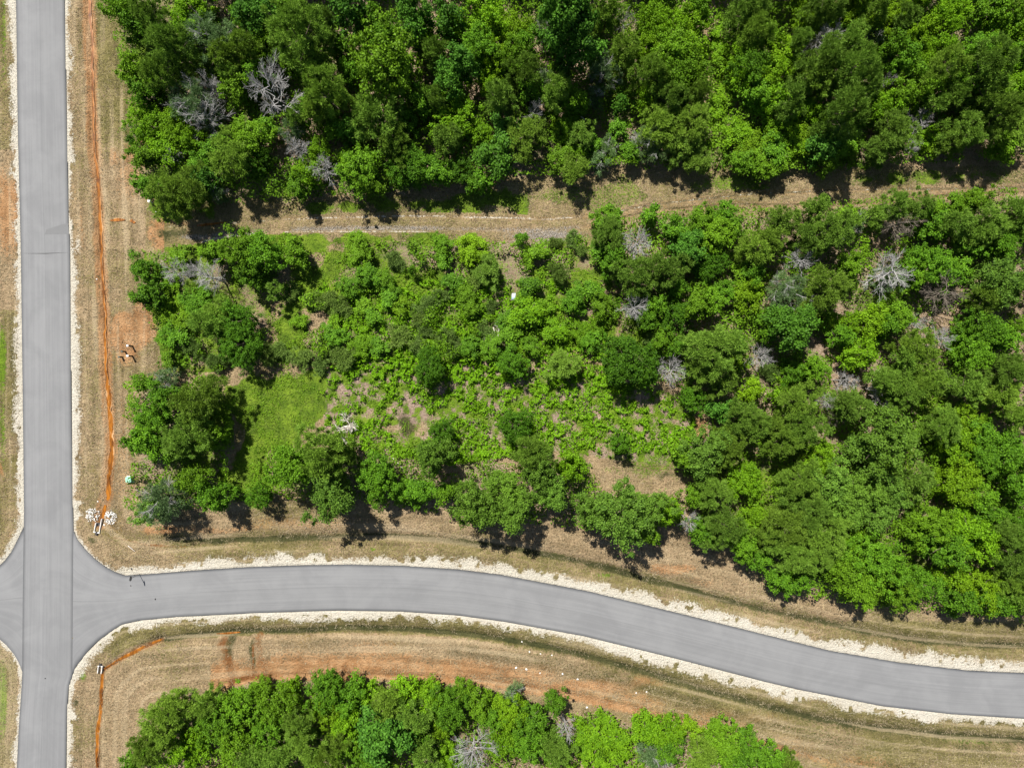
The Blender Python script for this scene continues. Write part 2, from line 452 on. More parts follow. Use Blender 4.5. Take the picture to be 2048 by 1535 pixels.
LUSH = [
    [(450, 780), (520, 745), (640, 735), (660, 790), (610, 880), (545, 915), (540, 985), (470, 1005), (440, 960), (490, 880)],
    [(560, 600), (640, 500), (690, 480), (690, 560), (610, 640), (640, 735), (540, 740), (535, 640)],
    [(470, 470), (640, 462), (870, 466), (1000, 478), (1000, 500), (690, 490), (640, 520)],
    [(300, 405), (420, 408), (430, 432), (360, 440), (300, 430)],
    [(570, 402), (850, 392), (1060, 382), (1060, 426), (850, 424), (570, 430)],
    [(1060, 395), (1250, 350), (1300, 395), (1200, 425)],
    [(1370, 360), (1500, 350), (1540, 376), (1390, 392)],
    [(1670, 355), (1950, 330), (2048, 340), (2048, 366), (1700, 372)],
    [(1310, 905), (1390, 900), (1380, 960), (1200, 940)],
]
DITCH_N = [(330, 1078), (430, 1082), (520, 1078), (640, 1076), (760, 1070), (900, 1081), (1010, 1095), (1120, 1115), (1200, 1133), (1290, 1158), (1350, 1172), (1440, 1198), (1530, 1222), (1640, 1243), (1740, 1266), (1850, 1283), (1960, 1291), (2048, 1292), (2300, 1298)]
DITCH_S = [(310, 1282), (370, 1273), (480, 1263), (600, 1262), (690, 1256), (800, 1258), (900, 1266), (1000, 1278), (1090, 1294), (1180, 1315), (1300, 1348), (1420, 1384), (1530, 1413), (1640, 1440), (1740, 1457), (1850, 1468), (2048, 1484), (2300, 1490)]
DITCH_W = [(172, -200), (178, 0), (182, 100), (186, 250), (190, 320), (195, 400), (198, 450), (201, 520), (205, 580), (209, 650), (210, 710), (213, 770), (217, 810), (220, 860), (222, 900), (218, 930), (216, 950), (215, 985), (207, 1015), (199, 1045)]
DITCH_SW = [(203, 1340), (201, 1380), (198, 1430), (194, 1460), (193, 1535), (192, 1700)]
DITCH_SW2 = [(205, 1340), (240, 1318), (280, 1296), (320, 1281)]
CLAY_S = [(440, 1372), (500, 1356), (560, 1349), (680, 1348), (800, 1351), (900, 1356), (1000, 1366), (1150, 1392), (1300, 1426), (1400, 1452), (1500, 1478), (1600, 1506), (1700, 1536), (1850, 1580)]
TRACK_U = [(290, 455), (400, 450), (500, 443), (570, 438), (700, 434), (850, 432), (1000, 435), (1100, 438), (1200, 430), (1290, 412), (1370, 401), (1500, 388), (1700, 379), (1900, 377), (2048, 374), (2300, 370)]
TRACK_L = [(390, 478), (450, 467), (520, 461), (600, 458), (700, 456), (850, 456), (1000, 459), (1100, 459), (1180, 452), (1260, 430), (1320, 418), (1470, 408), (1650, 409), (1740, 405), (1860, 392), (2048, 382)]

def CL_MAXY(x): return np.interp(x, [p[0] for p in CLAY_S], [p[1] for p in CLAY_S]) + 12

def fields(P):
    """P in photo pixels on the ground: returns soil class fields and height"""
    F = {}
    nz = vnoise(P, 34, 3); nb = vnoise(P, 90, 9); nf = vnoise(P, 12, 21, 2)
    road = np.zeros(len(P), bool)
    for q in ROAD_POLYS: road |= poly_mask(P, q)
    dr = np.full(len(P), 1e9)
    for q in EDGE_ROADS: dr = np.minimum(dr, line_dist(P, q))
    d_e_top = line_dist(P, E_TOP[6:]); d_e_bot = line_dist(P, E_BOT[6:])
    forest = np.zeros(len(P), bool)
    df = np.full(len(P), 1e9)
    for q in FOREST:
        forest |= poly_mask(P, q); df = np.minimum(df, line_dist(P, q, True))
    sdf = np.where(forest, -df, df) + (nz - 0.5) * 40
    dn = line_dist(P, DITCH_N); ds = line_dist(P, DITCH_S); dw = line_dist(P, DITCH_W)
    dsw = np.minimum(line_dist(P, DITCH_SW), line_dist(P, DITCH_SW2)); dc = line_dist(P, CLAY_S)
    du = line_dist(P, TRACK_U); dl = line_dist(P, TRACK_L)
    x, y = P[:, 0], P[:, 1]
    left = (x < 34)
    # limestone shoulder, widths as in the photograph
    wd = np.full(len(P), 20.0)
    wd = np.where((x > 100) & (x < 200) & (y < 1000), np.interp(y, [0, 120, 300, 440, 480, 560, 700, 860, 960, 1040], [9, 11, 8, 9, 12, 16, 20, 20, 10, 5]), wd)
    wd = np.where((x < 60) & (y < 1100), np.interp(y, [0, 300, 420, 560, 800, 1000, 1100], [14, 16, 8, 10, 16, 24, 22]), wd)
    wd = np.where((x < 60) & (y > 1250), 8, wd)
    wd = np.where((x > 100) & (x < 240) & (y > 1250), 15, wd)
    etop = (d_e_top < d_e_bot) & (x > 225)
    wd = np.where(etop, np.interp(x, [230, 300, 450, 700, 1000, 1400, 1800, 2048], [13, 16, 20, 22, 24, 27, 29, 26]), wd)
    ebot = (d_e_bot <= d_e_top) & (x > 225) & (y > 1200)
    wd = np.where(ebot, np.interp(x, [230, 500, 800, 1100, 1500, 1800, 2048], [14, 20, 19, 18, 26, 24, 22]), wd)
    wd = np.where((x > 146) & (x < 235) & (y > 1040) & (y < 1160), 6, wd)
    F['gravel'] = np.clip(0.5 + (wd * 0.80 - 1 + (nz - 0.5) * 26 + (nb - 0.5) * 12 - dr) / 30.0 - 0.55 * sstep(0.60, 0.80, nf) * (dr > 6), 0, 1)
    F['gravel'][road] = 1
    verge = (dr > 10) & (sdf > -5)
    # olive: verges next to the gravel, most of the track corridor
    ol = 0.36 + (nb - 0.5) * 1.2
    ol = np.where(etop & (dr < 62), 0.36 + 0.24 * sstep(225, 420, x) + (nz - .5) * .5, ol)
    ol = np.where(ebot & (dr < 46), 0.78 + (nz - .5) * .5, ol)
    ol = np.where((x < 36), np.where((y < 300) | (y > 620), 0.62 + (nz - .5) * .6, 0.15), ol)
    st = (x > 130) & (x < 330) & (y < 1060)
    ol = np.where(st, np.interp(y, [0, 250, 300, 440, 520, 700, 900], [0.82, 0.74, 0.52, 0.32, 0.50, 0.46, 0.40]) + (nz - 0.5) * 0.55, ol)
    ol = np.where(st & (dr < 45), 0.42 + (nz - .5) * .5, ol)
    cor = (y > 330) & (y < 500) & (x > 290)
    ol = np.where(cor, 0.55 + (nb - .5) * 0.5, ol)
    south = (y > 1240) & (x > 200) & (dr >= 46)
    ol = np.where(south, 0.30 + (nb - .5) * .7 + np.interp(x, [300, 1000, 1300, 2048], [-0.06, 0.06, 0.30, 0.42]), ol)
    F['olive'] = ol
    # clay
    cl = np.exp(-(dc / 13.0) ** 2) * 0.95 * (x > 420) * np.interp(x, [420, 1500, 1700], [1, 0.85, 0.5])
    cl = np.maximum(cl, np.exp(-((dw - 3) / 13.0) ** 2) * 0.85 * (0.55 + 0.9 * nz))
    cl = np.maximum(cl, np.exp(-(dsw / 7.0) ** 2) * 0.72)
    cl = np.maximum(cl, np.exp(-((dc - 18) / 36.0) ** 2) * 0.72 * (0.5 + nz) * np.interp(x, [900, 1500], [1, 0.6]) * (x > 420) * (y < CL_MAXY(x)))
    cl = np.maximum(cl, (0.12 + 0.55 * sstep(0.50, 0.70, nb)) * ((x > 222) & (x < 330) & (y > 280) & (y < 1010)))
    for (cx, cy, rx, ry, k) in [(900, 1335, 380, 22, .6), (1150, 1370, 230, 20, .7), (640, 1330, 220, 32, .7), (1450, 1440, 200, 22, .5), (160, 700, 6, 260, .3), (282, 630, 26, 42, .9), (262, 705, 26, 40, .75), (292, 470, 16, 18, .9), (250, 860, 36, 130, .52), (240, 960, 60, 80, .45), (1340, 1135, 55, 18, .7), (1400, 1160, 40, 14, .5),
                                (1398, 850, 22, 34, .9), (1520, 900, 18, 60, .8), (1530, 980, 22, 50, .75), (960, 820, 20, 8, .9), (730, 1310, 90, 50, .55), (560, 1300, 130, 60, .35), (480, 1335, 60, 20, .7),
                                (250, 360, 50, 60, .55), (15, 420, 34, 110, .85), (155, 430, 14, 120, .55), (420, 1060, 180, 14, .55), (600, 1050, 200, 16, .45), (330, 1065, 60, 14, .8), (0, 930, 10, 25, .8), (230, 1050, 50, 40, .4),
                                (1255, 380, 60, 30, .4), (330, 448, 50, 9, .7), (990, 560, 12, 50, .6), (1000, 600, 10, 30, .7), (835, 560, 20, 40, .5), (1180, 950, 40, 30, .3), (1200, 1110, 60, 12, .3)]:
        cl = np.maximum(cl, k * np.exp(-(((x + (nz - .5) * 50 - cx) / rx) ** 2 + ((y + (nb - .5) * 40 - cy) / ry) ** 2) ** 1.2))
    F['clay'] = cl + (nb - 0.5) * 0.35 * (cl > 0.12)
    # litter under the trees and in gaps of the clearing
    li = sstep(6, -18, sdf) * (0.30 + 0.55 * nb)
    clr = poly_mask(P, CLEAR)
    li = np.where(clr, 0.66 + (nz - 0.45) * 1.1, li)
    li = np.maximum(li, 0.62 * (vnoise(P, 22, 401, 2) > 0.60) * ((y > 480) & (y < 740) & (x > 680) & (x < 1230)))
    F['litter'] = li
    lu = np.zeros(len(P))
    for i, q in enumerate(LUSH):
        k = [0.92, 0.80, 0.84, 0.72, 0.70, 0.50, 0.6, 0.66, 0.5][i]
        m = poly_mask(P, q); d = line_dist(P, q, True)
        lu = np.maximum(lu, k * sstep(-12, 14, np.where(m, d, -d) + (nz - .5) * 60))
    lu = np.maximum(lu, np.where(clr, 0.52 + (nf - .5) * 1.2, 0))
    lu = np.maximum(lu, np.where(sdf < -10, 0.42 + (nb - .5) * 0.9, 0))
    for (cx, cy, rx, ry, k) in [(8, 60, 12, 200, .55), (4, 720, 12, 90, .85), (6, 860, 10, 120, .6), (6, 1400, 12, 110, .75), (1970, 1480, 120, 14, .6), (1440, 200, 30, 130, .7), (165, 1350, 12, 16, .7), (745, 1098, 10, 6, .7), (1210, 1150, 40, 6, .6), (1352, 1428, 8, 5, .9)]:
        lu = np.maximum(lu, k * np.exp(-(((x - cx) / rx) ** 2 + ((y - cy) / ry) ** 2)))
    lu = np.maximum(lu, np.where(poly_mask(P, FOREST[2]) | poly_mask(P, FOREST[1]), 0.58 + (nz - .5) * 1.0, 0))
    F['lush'] = lu * (du > 6) * (dl > 7)
    wet = np.exp(-(dn / 7.5) ** 2) * 0.85 * (0.55 + nz)
    wet = np.maximum(wet, np.exp(-((dn - 6) / 14.0) ** 2) * 0.42)
    wet = np.maximum(wet, np.exp(-(ds / 6.5) ** 2) * 1.0)
    wet = np.maximum(wet, np.exp(-(ds / 18.0) ** 2) * np.interp(x, [250, 1000, 1300, 2048], [0.40, 0.46, 0.60, 0.62]))
    wet = np.maximum(wet, np.exp(-((line_dist(P, [(900, 1300), (1100, 1325), (1300, 1380), (1500, 1440), (1700, 1490)])) / 26.0) ** 2) * 0.50)
    wet = np.maximum(wet, np.exp(-((dw) / 17.0) ** 2) * 0.50 * (dw > 5) * (0.3 + nz * 1.2))
    wet = np.maximum(wet, np.exp(-(dsw / 9.0) ** 2) * 0.55 * (dsw > 3))
    for (cx, cy, rx, ry, k) in [(345, 468, 50, 14, .75), (811, 850, 20, 36, .8), (145, 455, 3.5, 6, 1.1), (143, 442, 3, 2.5, .9), (460, 1290, 16, 40, .75), (505, 1310, 8, 40, .8), (300, 1310, 55, 12, .5), (325, 1510, 60, 20, .5),
                                (1335, 950, 30, 12, .65), (150, 1405, 7, 10, .8), (146, 1520, 16, 12, .6), (155, 1440, 7, 5, .6), (152, 510, 10, 4, .6), (165, 545, 10, 5, .5), (185, 1080, 14, 12, .7), (1100, 1310, 200, 12, .42), (1420, 1400, 160, 14, .5),
                                (630, 545, 9, 20, .5), (640, 670, 20, 30, .45), (630, 800, 14, 20, .45), (225, 760, 8, 60, .35)]:
        wet = np.maximum(wet, k * np.exp(-(((x + (nz - .5) * min(26, rx * 1.2) - cx) / rx) ** 2 + ((y + (nf - .5) * min(20, ry * 1.2) - cy) / ry) ** 2) ** 1.1))
    F['wet'] = wet * (dr > 2.5)
    F['rust'] = np.maximum(np.maximum(0.95 * np.exp(-(dw / 4.5) ** 2), 0.9 * np.exp(-(dsw / 4.5) ** 2)),
                           np.maximum(0.75 * np.exp(-(line_dist(P, [(460, 1366), (480, 1358), (540, 1352)]) / 8.0) ** 2), 0.55 * np.exp(-(((x - 525) / 18) ** 2 + ((y - 1328) / 24) ** 2))))
    F['rust'] = np.maximum(F['rust'], 0.8 * np.exp(-(line_dist(P, [(505, 1290), (507, 1350)]) / 3.5) ** 2))
    F['rust'] = np.maximum(F['rust'], 0.62 * np.exp(-((line_dist(P, [(445, 1276), (452, 1310), (468, 1358)]) + (nf - .5) * 12) / 15.0) ** 2))
    F['rust'] = np.maximum(F['rust'], 0.58 * np.exp(-((line_dist(P, [(515, 1275), (530, 1345)]) + (nf - .5) * 14) / 18.0) ** 2))
    F['rust'] = np.maximum(F['rust'], 0.55 * np.exp(-((line_dist(P, [(690, 1330), (705, 1352)]) + (nf - .5) * 14) / 12.0) ** 2))
    F['rust'] = np.maximum(F['rust'], 0.62 * np.exp(-(line_dist(P, [(225, 1074), (300, 1090), (370, 1093)]) / 4.0) ** 2))
    stn = np.exp(-(dl / 8.0) ** 2) * np.interp(x, [400, 430, 560, 600, 860, 900, 1150, 1200, 2048], [.3, .75, .3, .62, .62, .5, .55, .15, .0])
    stn = np.maximum(stn, 0.7 * np.exp(-(((x - 1090) / 110) ** 2 + ((y - 470) / 16) ** 2)))
    stn = np.maximum(stn, 0.8 * np.exp(-(((x - 395) / 40) ** 2 + ((y - 474) / 8) ** 2)))
    F['stone'] = stn
    pale = np.exp(-(du / 3.0) ** 2) * np.interp(x, [290, 560, 580, 1100, 1200, 1300], [0.35, .35, .56, .56, .46, .40]) * (0.6 + 0.7 * nf)
    pale = np.maximum(pale, 0.8 * np.exp(-(line_dist(P, [(405, 483), (450, 473), (520, 466)]) / 2.6) ** 2))
    pale = np.maximum(pale, 0.55 * np.exp(-(line_dist(P, [(560, 464), (860, 463)]) / 2.2) ** 2))
    pale = np.maximum(pale, 0.55 * np.exp(-(((x - 156) / 9) ** 2 + ((y - 490) / 26) ** 2)))
    F['gravel'] = np.maximum(F['gravel'], pale)
    tr = np.minimum(du, dl)
    F['clay'] = np.maximum(F['clay'], np.exp(-(tr / 10.0) ** 2) * np.interp(x, [560, 1150, 1250], [0.42, 0.46, 0.50]) * (x > 560))
    F['wet'] = np.maximum(F['wet'], np.exp(-((tr - 1) / 3.2) ** 2) * 0.60 * (x > 1190))
    F['wet'] = np.maximum(F['wet'], 0.42 * np.exp(-((ds - 22) / 16.0) ** 2) * (y > 1250) * (0.5 + nz) * (x > 420))
    q1 = np.where((x < 300) & (y < 1110), 0, 1)
    sv = np.where(q1 == 0, y, x)
    msk = sstep(-5, 12, sdf) * (~clr) * (dr < 190) * ~((y > 330) & (y < 500) & (x > 290)) * ~((x > 440) & (y > 460) & (y < 985))
    F['streak'] = 0.5 + (vnoise(np.c_[dr * 1.0, sv / 26.0 + q1 * 77], 7.5, 201, 2) - 0.5) * msk
    # height
    z = (nb - 0.5) * 0.25 * sstep(8, 40, dr) + (nf - 0.5) * 0.07 * sstep(4, 14, dr)
    z -= 0.50 * np.exp(-(dn / 13.0) ** 2) + 0.62 * np.exp(-(ds / 11.0) ** 2)
    z -= 0.42 * np.exp(-(dw / 8.0) ** 2) + 0.40 * np.exp(-(dsw / 8.0) ** 2) + 0.20 * np.exp(-(dc / 6.0) ** 2)
    z -= 0.07 * np.exp(-(tr / 4.0) ** 2)
    z = np.where(dr < 12, z * sstep(2, 12, dr), z)
    z = np.where(road, -0.12, z + 0.02)
    return F, z, road, sdf, dr, dn, ds, dw, tr

def axis(lo, hi, step, far):
    core = np.arange(lo, hi + step / 2, step)
    out = [30, 80, 200, 500, 1200]
    return np.r_[[lo - k for k in out[::-1]], core, [hi + k for k in out]]
GX = axis(-84, 84, 0.25, 0); GY = axis(-66, 66, 0.25, 0)
XX, YY = np.meshgrid(GX, GY, indexing='ij')
P = np.c_[XX.ravel() * PXM + 1024, 767.5 - YY.ravel() * PXM]
Fd, Z, road, sdf, dr, dn, ds, dw, tr = fields(P)
V = np.c_[XX.ravel(), YY.ravel(), Z]
idx = np.arange(len(P)).reshape(XX.shape)
Q = np.stack([idx[:-1, :-1], idx[1:, :-1], idx[1:, 1:], idx[:-1, 1:]], -1).reshape(-1, 4)
fc = lambda a: a[Q].mean(1)
inrd = road[Q].all(1)
deep = inrd & (fc(dr) > 10)
cls = np.zeros(len(Q), int)                                   # 0 ground
cls[(fc(Fd['gravel']) > 0.5) & (fc(dr) < 34)] = 1               # shoulder
cls[(fc(np.minimum(dn, ds)) < 9) & (cls == 0)] = 2              # ditch
cls[(fc(dw) < 9) & (cls == 0)] = 2
cls[(fc(tr) < 14) & (cls == 0)] = 3                             # track
cls[deep] = -1
for k, nm in ((0, 'ground'), (1, 'gravel_shoulder'), (2, 'ditch'), (3, 'dirt_track')):
    q = Q[cls == k]
    u, inv = np.unique(q, return_inverse=True)
    me = mesh_np(nm, V[u], inv.reshape(q.shape), M['ground'], {a: Fd[a][u] for a in Fd}, smooth=True)
    link(nm, me, kind='structure')

def ground_z(xy):
    q = np.atleast_2d(np.asarray(xy, float))
    i = np.clip(np.searchsorted(GX, q[:, 0]), 0, len(GX) - 1); j = np.clip(np.searchsorted(GY, q[:, 1]), 0, len(GY) - 1)
    return Z.reshape(XX.shape)[i, j]
def gz(x, y): return float(ground_z([(x, y)])[0])

# ------------------------------------------------------------------ rusty water lying in the ditches
def water_strip(pts, widths, seed, bars=0.5):
    c = smoothline(pts, max(8, int(sum(math.dist(a, b) for a, b in zip(pts[:-1], pts[1:])) / 3)), 2)
    n = len(c); t = np.linspace(0, 1, n)
    wv = np.interp(t, np.linspace(0, 1, len(widths)), widths)
    r = np.random.RandomState(seed)
    nn = vnoise(np.c_[t * n * 3, np.zeros(n)], 22, seed, 3)
    wv = wv * (0.15 + 1.25 * nn)
    c = c + np.c_[(vnoise(np.c_[t * n * 3, np.ones(n) * 9], 26, seed + 5, 2) - .5) * 8, np.zeros(n)]
    d = np.gradient(c, axis=0); d /= np.hypot(*d.T)[:, None]
    nr = np.c_[-d[:, 1], d[:, 0]]
    rows = []
    tn = []
    for k in (-1, -0.5, 0, 0.5, 1):
        q = c + nr * (wv * k / 2)[:, None]
        X = (q[:, 0] - 1024) / PXM; Y = (767.5 - q[:, 1]) / PXM
        rows.append(np.c_[X, Y, np.zeros(n)])
        tn.append(np.full(n, bars) + (0.30 if k == -1 else 0.12 if k == 1 else -0.06) * (0.2 + 1.2 * nn))
    mid = ground_z(rows[2][:, :2])
    lev = np.convolve(np.pad(mid, 6, mode='edge'), np.ones(13) / 13, 'valid') + 0.10
    for q in rows: q[:, 2] = lev
    v = np.stack(rows, 1).reshape(-1, 3)
    ix = np.arange(n * 5).reshape(n, 5)
    f = np.stack([ix[:-1, :-1], ix[1:, :-1], ix[1:, 1:], ix[:-1, 1:]], -1).reshape(-1, 4)
    me = mesh_np('water', v, f, M['water'], {'tint': np.stack(tn, 1).ravel()}, smooth=True)
    if me.polygons[0].normal.z < 0: me.flip_normals()
    link('ditch_water', me, kind='structure')
water_strip(DITCH_W[:9], [6, 9, 8, 9, 7, 5, 4, 4, 6, 8, 7, 6, 6], 3, 0.42)
water_strip(DITCH_W[8:12], [5, 5, 6, 7, 8], 5, 0.42)
water_strip(DITCH_W[11:17], [13, 18, 16, 19, 15, 16, 9], 8, 0.46)
water_strip([(213, 948), (214, 970), (216, 990), (211, 1000)], [12, 13, 11, 6], 12, 0.15)
water_strip([(208, 1010), (203, 1025), (199, 1045), (197, 1054)], [6, 9, 6, 5], 15, 0.12)
water_strip(DITCH_SW[:5], [6, 7, 9, 8, 6, 11, 7, 6, 5], 18, 0.38)
water_strip(DITCH_SW2, [3, 4, 7, 6, 4], 21, 0.30)
water_strip([(222, 441), (240, 439), (252, 440)], [3, 7, 3], 24, 0.4)
water_strip([(260, 440), (268, 446)], [7, 5], 27, 0.4)
water_strip([(395, 451), (420, 448), (455, 444)], [7, 5, 2], 30, 0.4)
water_strip([(428, 1269), (455, 1268), (480, 1266)], [2, 6, 3], 33, 0.4)

# ------------------------------------------------------------------ foliage builders
def rand_dirs(r, n, up=0.0):
    d = r.normal(size=(n, 3)); d[:, 2] += up
    return d / np.linalg.norm(d, axis=1)[:, None]

def quads(pos, nrm, ln, wd, r, tint, curl=0.25):
    n = len(pos)
    a = np.cross(nrm, rand_dirs(r, n)); a /= (np.linalg.norm(a, axis=1)[:, None] + 1e-9)
    b = np.cross(nrm, a)
    L = (ln * (0.7 + 0.6 * r.rand(n)))[:, None]; Wd = (wd * (0.7 + 0.6 * r.rand(n)))[:, None]
    v = np.stack([pos - a * L / 2, pos + b * Wd / 2 - nrm * L * 0.0, pos + a * L / 2 - nrm * L * curl, pos - b * Wd / 2], 1).reshape(-1, 3)
    f = np.arange(4 * n).reshape(n, 4)
    return v, f, np.repeat(tint, 4)

def needles(pos, dirs, ln, wd, r, tint):
    n = len(pos)
    s = np.cross(dirs, rand_dirs(r, n)); s /= (np.linalg.norm(s, axis=1)[:, None] + 1e-9)
    L = (ln * (0.7 + 0.6 * r.rand(n)))[:, None]
    v = np.stack([pos - s * wd / 2, pos + dirs * L, pos + s * wd / 2], 1).reshape(-1, 3)
    return v, np.arange(3 * n).reshape(n, 3), np.repeat(tint, 3)

STY = {  # lobes, lobe size, clump radius, leaf length, leaf width, leaves factor, mode
    'P': dict(nl=11, lr=0.40, cr=0.36, ll=0.30, lw=0.080, k=2300, mode='needle', flat=0.85),
    'B': dict(nl=11, lr=0.40, cr=0.40, ll=0.22, lw=0.14, k=1600, mode='leaf', flat=0.85),
    'Y': dict(nl=12, lr=0.38, cr=0.36, ll=0.22, lw=0.135, k=1550, mode='leaf', flat=0.8),
    'E': dict(nl=9, lr=0.44, cr=0.50, ll=0.28, lw=0.19, k=1150, mode='leaf', flat=0.95),
    'D': dict(nl=5, lr=0.60, cr=0.28, ll=0.17, lw=0.09, k=2300, mode='leaf', flat=1.0),
    'O': dict(nl=14, lr=0.34, cr=0.36, ll=0.20, lw=0.13, k=1650, mode='leaf', flat=0.75),
    'S': dict(nl=9, lr=0.40, cr=0.26, ll=0.34, lw=0.07, k=1600, mode='needle', flat=0.8),
    'G': dict(nl=9, lr=0.43, cr=0.40, ll=0.30, lw=0.06, k=1300, mode='needle', flat=0.85),
}
RC = (1.25, 2.1, 3.1)

def def_h(t, rpx):
    a, b = {'P': (4.0, .130), 'B': (2.8, .115), 'Y': (2.1, .100), 'E': (3.2, .135), 'D': (2.0, .10), 'O': (3.4, .115), 'S': (0.9, .05), 'G': (2.6, .09), 'X': (2.4, .10)}[t]
    return a + b * rpx

def make_crown(t, R, H, seed):
    s = STY[t]; r = np.random.RandomState(seed)
    lo = 0.14 * H; c = (H + lo) / 2; hz = (H - lo) / 2
    # lobes inside an ellipsoid (R, R, hz)
    nl = s['nl'] + r.randint(-1, 2)
    L = []
    for i in range(nl):
        ang = i * 2.399 + r.rand() * 0.9; q = math.sqrt((i + 0.35) / nl)
        rr = (1 - s['lr']) * q * (0.80 + 0.26 * r.rand())
        top = math.sqrt(max(0, 1 - rr * rr)) * (0.55 + 0.5 * r.rand()) * (1 - s['lr'])
        if t == 'P': top *= (1.25 - 0.6 * q)
        L.append((rr * math.cos(ang), rr * math.sin(ang), top, s['lr'] * (0.75 + 0.5 * r.rand())))
        if r.rand() < 0.7:   # lower skirt lobe
            L.append((rr * math.cos(ang + .4) * 1.0, rr * math.sin(ang + .4) * 1.0, top - 0.65 - 0.3 * r.rand(), s['lr'] * (0.75 + 0.4 * r.rand())))
    L = np.array(L)
    ntarget = int(s['k'] * R * R)
    nclump = max(24, int(15 * R * R / (s['cr'] / 0.42) ** 2))
    cc = []
    ld = []
    while len(cc) < nclump:
        j = r.randint(len(L)); d = rand_dirs(r, 1, 0.35)[0]
        p = L[j, :3] + d * L[j, 3] * (0.72 + 0.34 * r.rand())
        dist = np.linalg.norm(L[:, :3] - p, axis=1) / L[:, 3]
        dist[j] = 9
        if dist.min() < 0.72 and r.rand() < 0.85: continue
        cc.append(p); ld.append(d)
    cc = np.array(cc); ld = np.array(ld)
    th_ = np.arctan2(cc[:, 1], cc[:, 0]); ph = r.rand(4) * 6.28
    wob = 1 + 0.14 * np.sin(2 * th_ + ph[0]) + 0.12 * np.sin(3 * th_ + ph[1]) + 0.09 * np.sin(5 * th_ + ph[2]) + 0.06 * np.sin(8 * th_ + ph[3])
    cc[:, :2] *= wob[:, None]
    # bites out of the crown where one sees down to shaded limbs
    nbit = r.randint(2, 5)
    for _ in range(nbit if t not in 'D' else 0):
        a_ = r.rand() * 6.28; q_ = 0.35 + 0.6 * r.rand(); bp = np.array([q_ * math.cos(a_), q_ * math.sin(a_), 0.7 * r.rand()])
        kp = np.linalg.norm(cc - bp, axis=1) > 0.20 + 0.12 * r.rand()
        if kp.sum() > 12: cc = cc[kp]; ld = ld[kp]
    nclump = len(cc)
    cc = cc * np.array([R, R, hz]) + np.array([0, 0, c])
    per = max(20, ntarget // nclump)
    k = np.repeat(np.arange(nclump), per)
    n = len(k)
    dd = rand_dirs(r, n, 0.45) * 1.0
    crr = s['cr'] * (0.45 + 1.1 * r.rand(nclump) ** 1.3) * min(1.0, 0.55 + R * 0.2)
    ctint = r.rand(nclump)
    rad = (0.40 + 0.65 * r.rand(n) ** 0.6)
    rad = np.where(r.rand(n) < 0.30, rad * (1.1 + 0.9 * r.rand(n)), rad)
    pos = cc[k] + dd * (crr[k] * rad)[:, None] * np.array([1, 1, s['flat']])
    # stray sprigs break the outline
    st = r.rand(n) < 0.05
    pos[st] += (ld[k] * 0.30 + rand_dirs(r, n) * 0.2)[st]
    tint = np.clip(0.30 * ctint[k] + 0.75 * r.rand(n) ** 1.3 + 0.12 * (rad - .5), 0, 1)
    if s['mode'] == 'leaf':
        nrm = dd * 0.75 + rand_dirs(r, n) * 0.75 + np.array([0, 0, 0.35])
        nrm /= np.linalg.norm(nrm, axis=1)[:, None]
        v, f, tn = quads(pos, nrm, s['ll'], s['lw'], r, tint)
    else:
        # needles burst from twig tips
        tips = cc[k] + dd * (crr[k] * rad * 0.72)[:, None]
        q = ld[k] * 0.5 + dd * 0.6 + rand_dirs(r, n, 0.2) * 0.7
        q /= np.linalg.norm(q, axis=1)[:, None]
        v, f, tn = needles(tips, q, s['ll'], s['lw'], r, tint)
    me = mesh_np('crown_' + t, v, f, LEAF[t], {'tint': tn})
    return me

def tube(path, rad, sides, V, F, off):
    path = np.asarray(path); n = len(path)
    d = np.gradient(path, axis=0); d /= (np.linalg.norm(d, axis=1)[:, None] + 1e-9)
    ref = np.array([0.31, 0.17, 0.93]) if abs(d[0, 2]) < 0.8 else np.array([1.0, 0.1, 0.1])
    a = np.cross(d, ref); a /= (np.linalg.norm(a, axis=1)[:, None] + 1e-9); b = np.cross(d, a)
    ang = np.arange(sides) * 2 * math.pi / sides
    ring = path[:, None, :] + (a[:, None, :] * np.cos(ang)[None, :, None] + b[:, None, :] * np.sin(ang)[None, :, None]) * np.asarray(rad)[:, None, None]
    V.append(ring.reshape(-1, 3))
    ix = off + np.arange(n * sides).reshape(n, sides)
    nx = np.roll(ix, -1, axis=1)
    F.append(np.stack([ix[:-1], nx[:-1], nx[1:], ix[1:]], -1).reshape(-1, 4))
    return off + n * sides

def make_trunk(R, H, seed, mat, rad=0.11):
    r = np.random.RandomState(seed); V, F = [], []; off = 0
    k = np.linspace(0, 1, 6)
    path = np.c_[np.cumsum(r.normal(0, .05 * R, 6)) * k, np.cumsum(r.normal(0, .05 * R, 6)) * k, k * H * 0.82 - 0.15]
    off = tube(path, rad * R / 2 * (1.15 - k) + 0.02, 7, V, F, off)
    for i in range(9):
        t = 0.28 + 0.6 * i / 9; p0 = np.array([np.interp(t, k, path[:, j]) for j in range(3)])
        a = i * 2.4 + r.rand(); ln = R * (0.85 - 0.3 * t)
        q = np.linspace(0, 1, 4)
        lp = p0 + np.c_[np.cos(a) * ln * q, np.sin(a) * ln * q, ln * 0.45 * q ** 1.3]
        off = tube(lp, (0.045 * R * (1 - t * 0.6)) * (1.1 - q) * 0.7 + 0.01, 5, V, F, off)
    return mesh_np('trunk', np.concatenate(V), np.concatenate(F), mat, smooth=True)

